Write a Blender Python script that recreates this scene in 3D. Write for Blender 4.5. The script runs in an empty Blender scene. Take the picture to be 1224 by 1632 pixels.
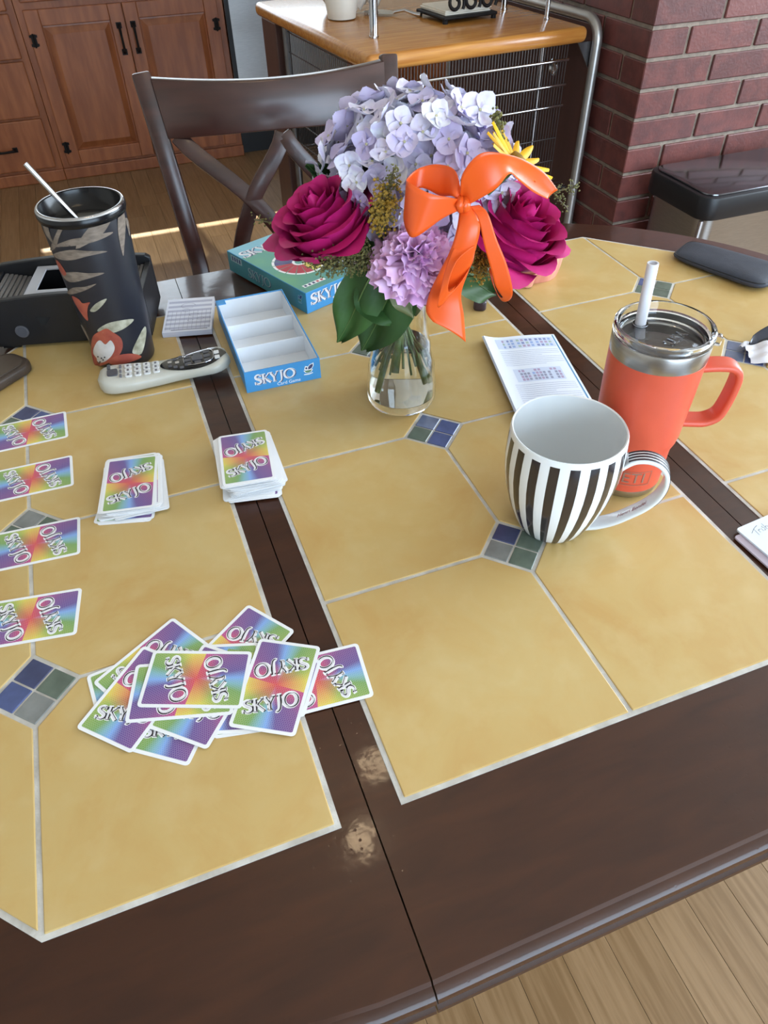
import bpy, bmesh, math, random
from mathutils import Vector, Matrix
random.seed(7)
R_ = math.radians
SC = bpy.context.scene
COL = SC.collection

# ------------------------------------------------------------------ camera
# calibrated from the table's tile grid (pitch 0.203 m), picture 1224 x 1632
CAM = Vector((-0.0859, -0.2152, 1.2880))
FPX = 1142.58
RC = Matrix(((0.9354757, -0.3530227, -0.0161280),
             (-0.2564138, -0.6466514, -0.7183968),
             (0.2431812, 0.6761782, -0.6954466)))
cd = bpy.data.cameras.new('camera')
cd.sensor_fit = 'HORIZONTAL'; cd.sensor_width = 36.0
cd.lens = FPX * 36.0 / 1224.0
cd.clip_start = 0.02; cd.clip_end = 60
camo = bpy.data.objects.new('camera', cd); COL.objects.link(camo)
m3 = Matrix((RC[0], -RC[1], -RC[2])).transposed()
camo.matrix_world = Matrix.Translation(CAM) @ m3.to_4x4()
SC.camera = camo

# ------------------------------------------------------------------ light
SC.view_settings.view_transform = 'Standard'
SC.view_settings.look = 'None'
SC.view_settings.gamma = 1.0
SC.view_settings.use_curve_mapping = False
SC.view_settings.exposure = 0.0
SC.cycles.use_denoising = True
SC.cycles.max_bounces = 10
SC.cycles.transmission_bounces = 10
SC.cycles.transparent_max_bounces = 10
SC.cycles.caustics_refractive = True
SC.cycles.sample_clamp_indirect = 6.0

W = bpy.data.worlds.new('sky'); SC.world = W; W.use_nodes = True
wn = W.node_tree.nodes; wl = W.node_tree.links
bg = wn['Background']
bg.inputs['Color'].default_value = (0.72, 0.86, 1.0, 1)
bg.inputs['Strength'].default_value = 1.6

def area(name, loc, rot, sx, sy, power, color):
    l = bpy.data.lights.new(name, 'AREA'); l.shape = 'RECTANGLE'
    l.size = sx; l.size_y = sy; l.energy = power; l.color = color
    o = bpy.data.objects.new(name, l); COL.objects.link(o)
    o.location = loc; o.rotation_euler = rot
    return o
# daylight through the three windows of the room (each light stands in its opening)
area('window_light_kitchen', (0.35, 4.47, 1.62), (R_(-90), 0, 0), 1.9, 0.95, 18, (0.80, 0.90, 1.0))
area('window_light_patio', (0.9, -2.72, 1.25), (R_(90), 0, 0), 2.6, 2.0, 125, (0.62, 0.80, 1.0))
area('window_light_dining', (3.30, 0.3, 1.55), (R_(90), 0, R_(90)), 2.4, 1.3, 150, (0.74, 0.87, 1.0))
sun = bpy.data.lights.new('sun', 'SUN'); sun.energy = 26; sun.angle = R_(0.55); sun.color = (1.0, 0.93, 0.80)
suno = bpy.data.objects.new('sun', sun); COL.objects.link(suno)
sdir = Vector((0.10, -0.81, -0.90)).normalized()
suno.rotation_euler = sdir.to_track_quat('-Z', 'Y').to_euler()

# ------------------------------------------------------------------ pixel helpers
def ray(px, py):
    d = Vector(((px - 612) / FPX, (py - 816) / FPX, 1.0))
    return RC.transposed() @ d
def atZ(px, py, z):
    d = ray(px, py); return CAM + d * ((z - CAM.z) / d.z)
def atY(px, py, y):
    d = ray(px, py); return CAM + d * ((y - CAM.y) / d.y)
def atX(px, py, x):
    d = ray(px, py); return CAM + d * ((x - CAM.x) / d.x)
VASE = Vector((0.192, 0.483))
VD = Vector((VASE.x - CAM.x, VASE.y - CAM.y)); DH = VD.length; VD = VD / DH
def atD(px, py, off=0.0):
    """point on the pixel's ray, 'off' metres in front of the upright plane through the vase's axis"""
    d = ray(px, py); return CAM + d * ((DH - off) / (d.x * VD.x + d.y * VD.y))

# ------------------------------------------------------------------ object helpers
def lerp(a, b, t): return a + (b - a) * t
RM = {}
def empty(name, label, cat, loc=(0, 0, 0), rz=0.0, group=None):
    o = bpy.data.objects.new(name, None); COL.objects.link(o)
    o.empty_display_size = 0.05
    o.location = loc; o.rotation_euler = (0, 0, rz)
    o['label'] = label; o['category'] = cat
    if group: o['group'] = group
    RM[o.name] = (Matrix.Translation(Vector(loc)) @ Matrix.Rotation(rz, 4, 'Z')).inverted()
    return o
def tag(o, label, cat, group=None):
    o['label'] = label; o['category'] = cat
    if group: o['group'] = group
    return o
def link(o, parent=None):
    COL.objects.link(o)
    if parent is not None: o.parent = parent
    return o
def copy_tree(o, parent=None):
    c = o.copy(); COL.objects.link(c); c.parent = parent
    for ch in list(o.children): copy_tree(ch, c)
    return c

class MB:
    def __init__(s): s.v = []; s.f = []; s.m = []
    def add(s, vs, fs, m=0):
        b = len(s.v); s.v += [tuple(p) for p in vs]
        for f in fs: s.f.append(tuple(b + i for i in f)); s.m.append(m)
        return s
    def box(s, x0, x1, y0, y1, z0, z1, m=0):
        vs = [(x, y, z) for z in (z0, z1) for y in (y0, y1) for x in (x0, x1)]
        return s.add(vs, [(0, 2, 3, 1), (4, 5, 7, 6), (0, 1, 5, 4), (2, 6, 7, 3), (0, 4, 6, 2), (1, 3, 7, 5)], m)
    def prism(s, poly, z0, z1, m=0, mtop=None):
        n = len(poly)
        vs = [(p[0], p[1], z0) for p in poly] + [(p[0], p[1], z1) for p in poly]
        s.add(vs, [tuple(range(n - 1, -1, -1))] + [(i, (i + 1) % n, n + (i + 1) % n, n + i) for i in range(n)], m)
        b = len(s.v) - 2 * n
        s.f.append(tuple(b + n + i for i in range(n))); s.m.append(m if mtop is None else mtop)
        return s
    def grid(s, fn, nu, nv, m=0, wrapu=False):
        vs = [fn(i / nu, j / nv) for j in range(nv + 1) for i in range(nu + (0 if wrapu else 1))]
        w = nu if wrapu else nu + 1
        fs = [(j * w + i, j * w + (i + 1) % w, (j + 1) * w + (i + 1) % w, (j + 1) * w + i) for j in range(nv) for i in range(nu)]
        return s.add(vs, fs, m)
    def lathe(s, prof, n=40, c=(0, 0, 0), m=0, caps=True):
        vs = []; fs = []
        for r, z in prof:
            for i in range(n):
                a = 2 * math.pi * i / n
                vs.append((c[0] + r * math.cos(a), c[1] + r * math.sin(a), c[2] + z))
        k = len(prof)
        for j in range(k - 1):
            for i in range(n):
                fs.append((j * n + i, j * n + (i + 1) % n, (j + 1) * n + (i + 1) % n, (j + 1) * n + i))
        if caps:
            fs.append(tuple(range(n - 1, -1, -1))); fs.append(tuple((k - 1) * n + i for i in range(n)))
        return s.add(vs, fs, m)
    def tube(s, pts, r, n=8, closed=False, m=0, up=None):
        pts = [Vector(p) for p in pts]; k = len(pts)
        rs = r if isinstance(r, (list, tuple)) else [r] * k
        vs = []; prev = None
        for i, p in enumerate(pts):
            a = pts[i - 1] if (i > 0 or closed) else p
            b = pts[(i + 1) % k] if (i < k - 1 or closed) else p
            t = (b - a)
            t = t.normalized() if t.length > 1e-9 else Vector((0, 0, 1))
            if prev is None:
                ref = Vector((0, 0, 1)) if abs(t.z) < 0.9 else Vector((1, 0, 0))
                x = t.cross(ref).normalized()
            else:
                x = (prev - t * prev.dot(t))
                x = x.normalized() if x.length > 1e-6 else t.orthogonal().normalized()
            prev = x; y = t.cross(x)
            for j in range(n):
                an = 2 * math.pi * j / n
                vs.append(p + (x * math.cos(an) + y * math.sin(an)) * rs[i])
        fs = []
        for i in range(k if closed else k - 1):
            for j in range(n):
                a = i * n; b = ((i + 1) % k) * n
                fs.append((a + j, a + (j + 1) % n, b + (j + 1) % n, b + j))
        if not closed:
            fs.append(tuple(range(n - 1, -1, -1))); fs.append(tuple((k - 1) * n + j for j in range(n)))
        return s.add(vs, fs, m)
    def strip(s, pts, w, z=0.0, m=0, h=0.0):
        """flat 2-D stroke in the xy plane, w = width or list of widths"""
        k = len(pts); ws = w if isinstance(w, (list, tuple)) else [w] * k
        L = []; Rr = []
        for i in range(k):
            a = pts[max(0, i - 1)]; b = pts[min(k - 1, i + 1)]
            dx, dy = b[0] - a[0], b[1] - a[1]; l = math.hypot(dx, dy) or 1
            nx, ny = -dy / l, dx / l; hw = ws[i] / 2
            L.append((pts[i][0] + nx * hw, pts[i][1] + ny * hw, z)); Rr.append((pts[i][0] - nx * hw, pts[i][1] - ny * hw, z))
        return s.add(L + Rr, [(k + i, k + i + 1, i + 1, i) for i in range(k - 1)], m)
    def xf(s, M, start=0):
        for i in range(start, len(s.v)): s.v[i] = tuple(M @ Vector(s.v[i]))
        return s
    def mesh(s, name, mats, bevel=0.0, seg=2, smooth=None, merge=False):
        me = bpy.data.meshes.new(name)
        me.from_pydata(s.v, [], s.f)
        for mt in (mats if isinstance(mats, (list, tuple)) else [mats]): me.materials.append(mt)
        me.polygons.foreach_set('material_index', s.m)
        if bevel > 0 or merge:
            bm = bmesh.new(); bm.from_mesh(me)
            if merge: bmesh.ops.remove_doubles(bm, verts=bm.verts, dist=merge if isinstance(merge, float) else 1e-5)
            bmesh.ops.recalc_face_normals(bm, faces=bm.faces)
            if bevel > 0:
                es = [e for e in bm.edges if len(e.link_faces) == 2 and e.calc_face_angle(0) > 0.5]
                bmesh.ops.bevel(bm, geom=es, offset=bevel, offset_type='OFFSET', segments=seg, profile=0.5, affect='EDGES', clamp_overlap=True)
            bm.to_mesh(me); bm.free()
        if smooth is not None:
            me.polygons.foreach_set('use_smooth', [True] * len(me.polygons))
            if smooth < 180: me.set_sharp_from_angle(angle=R_(smooth))
        me.update()
        return me
    def build(s, name, mats, parent=None, bevel=0.0, seg=2, smooth=None, world=False, loc=None, merge=False, label=None):
        if world and parent is not None:
            M = RM[parent.name]; s.xf(M)
        o = bpy.data.objects.new(name, s.mesh(name, mats, bevel, seg, smooth, merge))
        if loc is not None: o.location = loc
        if label: o['label'] = label
        return link(o, parent)

def struct(o): o['kind'] = 'structure'; return o

# ------------------------------------------------------------------ material helpers
def sr(r, g, b):
    f = lambda c: (c / 255 / 12.92) if c / 255 <= 0.04045 else ((c / 255 + 0.055) / 1.055) ** 2.4
    return (f(r), f(g), f(b), 1)
def newmat(name):
    m = bpy.data.materials.new(name); m.use_nodes = True
    nt = m.node_tree; b = nt.nodes['Principled BSDF']
    return m, nt, b
def setp(b, **k):
    names = dict(rough='Roughness', metal='Metallic', coat='Coat Weight', coatr='Coat Roughness', spec='Specular IOR Level',
                 trans='Transmission Weight', ior='IOR', sheen='Sheen Weight', sss='Subsurface Weight', alpha='Alpha', aniso='Anisotropic')
    for a, v in k.items(): b.inputs[names[a]].default_value = v
def mat(name, col, rough=0.5, var=0.0, scale=20.0, bump=0.0, bscale=None, col2=None, stretch=(1, 1, 1), rand=0.0, **k):
    """principled with optional procedural colour variation / bump"""
    m, nt, b = newmat(name); N = nt.nodes; L = nt.links
    b.inputs['Base Color'].default_value = col
    setp(b, rough=rough, **k)
    if var > 0 or bump > 0 or rand > 0:
        tc = N.new('ShaderNodeTexCoord'); mp = N.new('ShaderNodeMapping')
        mp.inputs['Scale'].default_value = stretch
        L.new(tc.outputs['Object'], mp.inputs['Vector'])
        oi = N.new('ShaderNodeObjectInfo')
        ad = N.new('ShaderNodeVectorMath'); ad.operation = 'ADD'
        sc = N.new('ShaderNodeVectorMath'); sc.operation = 'SCALE'; sc.inputs['Scale'].default_value = 37.0
        cx = N.new('ShaderNodeCombineXYZ')
        for q in range(3): L.new(oi.outputs['Random'], cx.inputs[q])
        L.new(cx.outputs[0], sc.inputs[0]); L.new(mp.outputs[0], ad.inputs[0]); L.new(sc.outputs[0], ad.inputs[1])
        no = N.new('ShaderNodeTexNoise'); no.inputs['Scale'].default_value = scale; no.inputs['Detail'].default_value = 5
        L.new(ad.outputs[0], no.inputs['Vector'])
        if var > 0 or rand > 0:
            mx = N.new('ShaderNodeMix'); mx.data_type = 'RGBA'
            c2 = col2 if col2 else tuple(c * (1 - var) for c in col[:3]) + (1,)
            mx.inputs['A'].default_value = col; mx.inputs['B'].default_value = c2
            rp = N.new('ShaderNodeMapRange'); rp.inputs['From Min'].default_value = 0.35; rp.inputs['From Max'].default_value = 0.65
            L.new(no.outputs['Fac'], rp.inputs['Value'])
            if rand > 0:
                mm = N.new('ShaderNodeMath'); mm.operation = 'MULTIPLY_ADD'; mm.inputs[1].default_value = rand
                mm.use_clamp = True
                sub = N.new('ShaderNodeMath'); sub.operation = 'SUBTRACT'; sub.inputs[1].default_value = 0.5
                L.new(oi.outputs['Random'], sub.inputs[0]); L.new(sub.outputs[0], mm.inputs[0]); L.new(rp.outputs[0], mm.inputs[2])
                L.new(mm.outputs[0], mx.inputs['Factor'])
            else: L.new(rp.outputs[0], mx.inputs['Factor'])
            L.new(mx.outputs['Result'], b.inputs['Base Color'])
        if bump > 0:
            n2 = no
            if bscale:
                n2 = N.new('ShaderNodeTexNoise'); n2.inputs['Scale'].default_value = bscale; n2.inputs['Detail'].default_value = 4
                L.new(ad.outputs[0], n2.inputs['Vector'])
            bp = N.new('ShaderNodeBump'); bp.inputs['Strength'].default_value = bump; bp.inputs['Distance'].default_value = 0.002
            L.new(n2.outputs['Fac'], bp.inputs['Height']); L.new(bp.outputs[0], b.inputs['Normal'])
    return m

def text_mesh(txt, size, mats, name, parent, M, extrude=0.0, shear=0.0, label=None):
    cu = bpy.data.curves.new('tmp_text', 'FONT'); cu.body = txt; cu.size = size; cu.extrude = extrude; cu.shear = shear
    cu.align_x = 'CENTER'; cu.align_y = 'CENTER'; cu.resolution_u = 3
    o = bpy.data.objects.new('tmp_text', cu); COL.objects.link(o)
    dg = bpy.context.evaluated_depsgraph_get(); ev = o.evaluated_get(dg)
    me = bpy.data.meshes.new_from_object(ev)
    bpy.data.objects.remove(o); bpy.data.curves.remove(cu)
    me.transform(M); me.materials.clear(); me.materials.append(mats); me.name = name
    no = bpy.data.objects.new(name, me)
    if label: no['label'] = label
    return link(no, parent)
# ================================================================== materials
M_white = mat('white_paint', sr(226, 220, 208), 0.7, var=0.05, scale=3)
M_floor = mat('oak_planks', sr(146, 115, 82), 0.30, var=0.5, scale=9, stretch=(14, 0.7, 1), col2=sr(124, 94, 62), rand=0.5, bump=0.05, bscale=60)
M_sub = mat('dark_gap', sr(60, 40, 26), 0.8, var=0.2)
M_mortar = mat('mortar', sr(146, 130, 116), 0.9, var=0.3, scale=60, bump=0.5, bscale=300)
M_brick = mat('red_brick', sr(108, 56, 50), 0.5, var=0.35, scale=30, col2=sr(86, 45, 42), rand=0.9, bump=0.35, bscale=150)
M_cab = mat('cherry_cabinet', sr(170, 102, 62), 0.38, var=0.3, scale=7, stretch=(5, 5, 0.7), col2=sr(142, 80, 46), rand=0.4, coat=0.2, coatr=0.25)
M_iron = mat('black_iron', sr(34, 30, 30), 0.55, var=0.2, scale=80, metal=0.6)
M_chrome = mat('chrome', sr(205, 205, 210), 0.14, var=0.08, scale=30, metal=1.0)
M_steel = mat('brushed_steel', sr(176, 174, 172), 0.30, var=0.1, scale=40, stretch=(1, 1, 12), metal=1.0)
M_greytube = mat('grey_steel_tube', sr(120, 118, 120), 0.34, var=0.1, scale=30, metal=0.9)
M_tube = mat('end_tube_steel', sr(176, 172, 168), 0.36, var=0.1, scale=30, metal=0.8)
M_black = mat('black_plastic', sr(20, 20, 24), 0.42, var=0.15, scale=60, bump=0.05, bscale=500)
M_blackgloss = mat('black_gloss', sr(10, 10, 13), 0.08, var=0.1, scale=30, coat=0.5)
M_counter = mat('stone_counter', sr(196, 186, 170), 0.25, var=0.3, scale=40)
M_darkwood = mat('dark_chair_wood', sr(64, 34, 28), 0.28, var=0.35, scale=8, stretch=(1, 1, 6), col2=sr(46, 22, 18), coat=0.3, coatr=0.15)
M_brownpanel = mat('brown_panel', sr(82, 54, 48), 0.40, var=0.2, scale=10, stretch=(3, 3, 0.5))
M_block = mat('butcher_block', sr(200, 138, 66), 0.26, var=0.4, scale=10, stretch=(0.8, 12, 12), col2=sr(176, 112, 50), coat=0.3, coatr=0.12)
def glassy(name, tint, ior=0.7, rough=0.02):
    m, nt, b = newmat(name); N = nt.nodes; L = nt.links
    g = N.new('ShaderNodeBsdfGlossy'); g.inputs['Roughness'].default_value = rough
    t = N.new('ShaderNodeBsdfTransparent'); t.inputs['Color'].default_value = tint
    lw = N.new('ShaderNodeLayerWeight'); lw.inputs['Blend'].default_value = 0.5
    pw = N.new('ShaderNodeMath'); pw.operation = 'POWER'; pw.inputs[1].default_value = 4.0; L.new(lw.outputs['Facing'], pw.inputs[0])
    fr = N.new('ShaderNodeMath'); fr.operation = 'MULTIPLY_ADD'; fr.inputs[1].default_value = ior; fr.inputs[2].default_value = 0.04
    fr.use_clamp = True; L.new(pw.outputs[0], fr.inputs[0])
    mx = N.new('ShaderNodeMixShader'); L.new(fr.outputs[0], mx.inputs[0]); L.new(t.outputs[0], mx.inputs[1]); L.new(g.outputs[0], mx.inputs[2])
    L.new(mx.outputs[0], N['Material Output'].inputs['Surface']); N.remove(b)
    return m
M_pane = glassy('window_glass', (0.95, 0.98, 0.98, 1))
M_sun_screen = glassy('added_screen_tint', (0.32, 0.31, 0.28, 1), ior=0.05, rough=0.6)  # tint of the added window sheet, weakens the sun passing through

# ================================================================== floor
fl = MB().box(-2.45, 3.45, -2.85, 4.6, -0.06, -0.012).build('floor', M_sub); struct(fl)
PW = 0.0775
xs0 = 0.2706 - PW * 26            # joints seen at x = 0.27, 0.43, 0.505
plank_len = [0.78, 0.92, 1.06, 1.2]
def plank_mesh(l):
    return MB().box(0.0003, PW - 0.0003, 0.0003, l - 0.0003, -0.012, 0.0).mesh('plank', M_floor, bevel=0.0004, seg=1)
plank_me = [plank_mesh(l) for l in plank_len]
for i in range(44):
    x = xs0 + i * PW
    y = -1.0 - random.random() * 0.7
    while y < 4.48:
        k = random.randrange(4)
        o = bpy.data.objects.new('plank', plank_me[k]); o.location = (x, y, 0); link(o, fl)
        y += plank_len[k]
rest = MB()
i = 0; x = -2.45
while x < 3.4:
    y = -2.85
    inside = xs0 - PW * 0.5 < x < xs0 + 44 * PW - 0.001
    if not inside:
        xx = x
        while y < 4.5:
            l = random.choice(plank_len); rest.box(xx + 0.0006, xx + PW - 0.0006, y + 0.0006, min(y + l, 4.55) - 0.0006, -0.012, 0.0); y += l
    else:
        rest.box(x + 0.0006, x + PW - 0.0006, -2.85, -1.75, -0.012, 0.0)
    x += PW
ro = rest.build('plank_field', M_floor, fl); ro['kind'] = 'stuff'

# ================================================================== walls with openings
def wall_with_hole(name, axis, pos, thick, a0, a1, h, hole):
    """axis 'y': wall in the xz plane at y = pos ; axis 'x': wall in the yz plane at x = pos"""
    b = MB()
    def bx(u0, u1, z0, z1):
        p0, p1 = sorted((pos, pos + thick))
        if axis == 'y': b.box(u0, u1, p0, p1, z0, z1)
        else: b.box(p0, p1, u0, u1, z0, z1)
    if hole:
        h0, h1, z0, z1 = hole
        bx(a0, h0, 0, h); bx(h1, a1, 0, h); bx(h0, h1, 0, z0); bx(h0, h1, z1, h)
    else: bx(a0, a1, 0, h)
    return struct(b.build(name, M_white))
HC = 2.46
wb = wall_with_hole('wall_back', 'y', 4.50, 0.14, -2.45, 3.45, HC, (-0.65, 1.35, 1.12, 2.12))
wf = wall_with_hole('wall_front', 'y', -2.80, -0.14, -2.45, 3.45, HC, (-0.45, 2.25, 0.12, 2.22))
wr = wall_with_hole('wall_right', 'x', 3.38, 0.14, -2.8, 4.5, HC, (-0.95, 1.55, 0.88, 2.22))
wl_ = wall_with_hole('wall_left', 'x', -2.40, -0.14, -2.8, 4.5, HC, None)
struct(MB().box(-2.45, 3.45, -2.85, 4.6, HC, HC + 0.1).build('ceiling', M_white))
def window(name, axis, pos, u0, u1, z0, z1, n):
    e = MB()
    t = 0.045
    def bx(b, a0, a1, c0, c1, d=0.03):
        if axis == 'y': b.box(a0, a1, pos - d, pos + d, c0, c1)
        else: b.box(pos - d, pos + d, a0, a1, c0, c1)
    bx(e, u0, u0 + t, z0, z1); bx(e, u1 - t, u1, z0, z1); bx(e, u0 + t, u1 - t, z0, z0 + t); bx(e, u0 + t, u1 - t, z1 - t, z1)
    w = e.build(name, M_white, bevel=0.004); struct(w)
    step = (u1 - u0 - 2 * t) / n
    for k in range(n):
        a = u0 + t + k * step
        p = MB(); bx(p, a, a + step, z0 + t, z1 - t, 0.003); p.build('pane', M_pane, w)
        if k: q = MB(); bx(q, a - 0.018, a + 0.018, z0 + t, z1 - t, 0.02); q.build('mullion', M_white, w)
    return w
w1 = window('window_1', 'y', 4.57, -0.65, 1.35, 1.12, 2.12, 3)
MB().box(-0.60, 1.30, 4.512, 4.515, 1.648, 2.09).build('added_sun_screen', M_sun_screen, w1)  # unseen sheet added to trim the sunlight to a strip on the floor
window('window_2', 'y', -2.87, -0.45, 2.25, 0.12, 2.22, 3)
window('window_3', 'x', 3.45, -0.95, 1.55, 0.88, 2.22, 3)

# ================================================================== brick column
CHh = 0.0667; zb = 0.9178 - 14 * CHh + 0.0
col_root = struct(MB().box(1.226, 2.6, 1.460, 2.45, 0, HC).build('wall_brick_column', M_mortar))
BX, BY = 1.2205, 1.4535; BL = 0.2073; J = 0.0098
bm_cache = {}
def brick(x0, x1, y0, y1, z0):
    key = (round(x1 - x0, 4), round(y1 - y0, 4))
    if key not in bm_cache:
        bm_cache[key] = MB().box(0, key[0], 0, key[1], 0, CHh - J).mesh('brick', M_brick, bevel=0.0022, seg=1)
    o = bpy.data.objects.new('brick', bm_cache[key]); o.location = (x0, y0, z0); link(o, col_root)
for k in range(0, 20):
    z0 = zb + k * CHh + J / 2
    if z0 < 0: continue
    A = (k % 2 == 1)
    jit = lambda: random.uniform(-0.0006, 0.0006)
    fl_, sl = (0.117, BL) if A else (BL, 0.102)
    brick(BX, BX + fl_ - J, BY, BY + sl - J, z0)
    x = BX + fl_
    while x < 2.35:
        brick(x, x + BL - J, BY + jit(), BY + 0.095, z0); x += BL
    y = BY + sl
    while y < 2.2:
        brick(BX + jit(), BX + 0.095, y, y + BL - J, z0); y += BL

# ================================================================== kitchen base cabinets on the back wall
YF = 3.90
def handle_v(parent, x, y, z0, z1, horiz=False):
    b = MB()
    if horiz:
        b.tube([(x - 0.045, y, z0), (x - 0.04, y - 0.022, z0), (x, y - 0.028, z0), (x + 0.04, y - 0.022, z0), (x + 0.045, y, z0)], [0.008, 0.006, 0.005, 0.006, 0.008], 8)
        for s in (-1, 1): b.box(x + s * 0.047 - 0.011, x + s * 0.047 + 0.011, y - 0.004, y, z0 - 0.011, z0 + 0.011)
    else:
        zm = (z0 + z1) / 2
        b.tube([(x, y, z0), (x, y - 0.022, z0 + 0.008), (x, y - 0.028, zm), (x, y - 0.022, z1 - 0.008), (x, y, z1)], [0.009, 0.006, 0.005, 0.006, 0.009], 8)
        for zz in (z0, z1): b.box(x - 0.012, x + 0.012, y - 0.004, y, zz - 0.012, zz + 0.012)
    b.build('handle', M_iron, parent, world=False, smooth=40)
def panel_door(root, name, x0, x1, z0, z1, ox=0.0, oz=0.0):
    """frame-and-raised-panel door; coordinates local to root (x, z absolute minus root)"""
    y0 = -0.020
    b = MB(); w = 0.062
    b.box(x0, x0 + w, y0, 0, z0, z1); b.box(x1 - w, x1, y0, 0, z0, z1); b.box(x0 + w, x1 - w, y0, 0, z0, z0 + w); b.box(x0 + w, x1 - w, y0, 0, z1 - w, z1)
    d = b.build(name, M_cab, root, bevel=0.003)
    p = MB()
    a0, a1, c0, c1 = x0 + w, x1 - w, z0 + w, z1 - w
    i1 = 0.008; i2 = 0.034
    vs = [(a0, -0.006, c0), (a1, -0.006, c0), (a1, -0.006, c1), (a0, -0.006, c1),
          (a0 + i1, -0.007, c0 + i1), (a1 - i1, -0.007, c0 + i1), (a1 - i1, -0.007, c1 - i1), (a0 + i1, -0.007, c1 - i1),
          (a0 + i2, -0.018, c0 + i2), (a1 - i2, -0.018, c0 + i2), (a1 - i2, -0.018, c1 - i2), (a0 + i2, -0.018, c1 - i2)]
    fs = [(8, 9, 10, 11)]
    for q in range(4):
        n = (q + 1) % 4
        fs += [(q, n, 4 + n, 4 + q), (4 + q, 4 + n, 8 + n, 8 + q)]
    p.add(vs, fs); p.build('raised_panel', M_cab, d)
    return d
def hinge(parent, x, z):
    b = MB(); b.box(x - 0.011, x + 0.011, -0.024, -0.0195, z - 0.024, z + 0.024); b.box(x - 0.017, x + 0.017, -0.0235, -0.0195, z - 0.022, z - 0.012); b.box(x - 0.017, x + 0.017, -0.0235, -0.0195, z + 0.012, z + 0.022)
    b.tube([(x, -0.026, z - 0.027), (x, -0.026, z + 0.027)], 0.004, 8)
    b.build('hinge', M_iron, parent)
# sink base with two doors
cx0, cx1 = -0.272, 0.640
sb = empty('sink_cabinet', 'cherry wood base cabinet with two raised panel doors and black hinges', 'cabinet', (cx0, YF, 0))
W_ = cx1 - cx0
MB().box(0, W_, 0, 0.56, 0.05, 0.865).build('body', M_cab, sb, bevel=0.002)
MB().box(-0.001, W_ + 0.001, -0.016, 0.5, 0.0, 0.052).build('base_moulding', M_cab, sb, bevel=0.004)
fd = MB().box(0.03, W_ - 0.03, -0.018, 0, 0.735, 0.845).build('drawer_front', M_cab, sb, bevel=0.004)
d1 = panel_door(sb, 'door', 0.030, 0.4505, 0.066, 0.708)
d2 = panel_door(sb, 'door', 0.4535, 0.882, 0.066, 0.708)
handle_v(d1, 0.420, -0.020, 0.52, 0.625); handle_v(d2, 0.484, -0.020, 0.52, 0.625)
for z in (0.148, 0.595): hinge(d1, 0.043, z); hinge(d2, 0.866, z)
# drawer base to the left
db = empty('drawer_cabinet', 'cherry wood base cabinet with stacked drawers and black bar pulls', 'cabinet', (-0.86, YF, 0))
MB().box(0, 0.5865, 0, 0.56, 0.05, 0.865).build('body', M_cab, db, bevel=0.002)
MB().box(-0.001, 0.5865, -0.016, 0.5, 0.0, 0.052).build('base_moulding', M_cab, db, bevel=0.004)
for z0, z1 in ((0.066, 0.285), (0.295, 0.520), (0.530, 0.700), (0.710, 0.845)):
    dr = MB().box(0.03, 0.557, -0.018, 0, z0, z1).build('drawer', M_cab, db, bevel=0.005)
    handle_v(dr, 0.352, -0.018, (z0 + z1) / 2 - 0.01, 0, True)
# dishwasher
dw = empty('dishwasher', 'stainless steel dishwasher beside the cherry cabinets', 'dishwasher', (0.6435, YF, 0))
MB().box(0, 0.60, -0.012, 0.55, 0.115, 0.865).build('door_panel', M_steel, dw, bevel=0.006)
MB().box(0.0, 0.60, 0.03, 0.5, 0, 0.115).build('kick_plate', M_black, dw)
MB().box(0.0, 0.022, -0.016, -0.012, 0.115, 0.865).build('edge_gasket', M_black, dw)
MB().tube([(0.06, -0.012, 0.79), (0.06, -0.05, 0.79), (0.54, -0.05, 0.79), (0.54, -0.012, 0.79)], 0.009, 10).build('handle', M_steel, dw, smooth=40)
cb2 = empty('end_cabinet', 'cherry wood base cabinet beside the dishwasher behind the kitchen cart', 'cabinet', (1.2465, YF, 0))
MB().box(0, 0.9, 0, 0.56, 0.05, 0.865).build('body', M_cab, cb2, bevel=0.002)
MB().box(0, 0.9, -0.016, 0.5, 0.0, 0.052).build('base_moulding', M_cab, cb2, bevel=0.004)
dd = panel_door(cb2, 'door', 0.02, 0.44, 0.066, 0.82); handle_v(dd, 0.40, -0.020, 0.6, 0.7)
dd = panel_door(cb2, 'door', 0.45, 0.88, 0.066, 0.82); handle_v(dd, 0.49, -0.020, 0.6, 0.7)
ct = MB().box(-0.88, 2.16, YF - 0.022, 4.498, 0.866, 0.902).build('countertop', M_counter, bevel=0.006)
tag(ct, 'pale stone worktop over the cherry base cabinets', 'countertop')

# ================================================================== trash can
tc_ = empty('trash_can', 'stainless step trash can with a black rimmed lid against the brick', 'trash can', (1.50, 1.29, 0))
def rrect(x0, x1, y0, y1, r, n=5):
    P = []
    for cx, cy, a in ((x1 - r, y1 - r, 0), (x0 + r, y1 - r, 90), (x0 + r, y0 + r, 180), (x1 - r, y0 + r, 270)):
        for k in range(n + 1):
            t = R_(a + 90 * k / n); P.append((cx + r * math.cos(t), cy + r * math.sin(t)))
    return P
MB().prism(rrect(-0.215, 0.215, -0.108, 0.108, 0.03), 0.0, 0.025).build('base', M_black, tc_, smooth=40)
MB().prism(rrect(-0.22, 0.22, -0.112, 0.112, 0.035), 0.025, 0.575).build('body', M_steel, tc_, smooth=40)
MB().prism(rrect(-0.238, 0.238, -0.126, 0.126, 0.04), 0.555, 0.612).build('lid_rim', M_black, tc_, bevel=0.006, smooth=40)
MB().prism(rrect(-0.226, 0.226, -0.114, 0.114, 0.032), 0.610, 0.617).build('lid_panel', mat('lid_steel', sr(120, 120, 126), 0.16, var=0.1, scale=20, metal=1.0), tc_, bevel=0.003, smooth=40)
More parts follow.
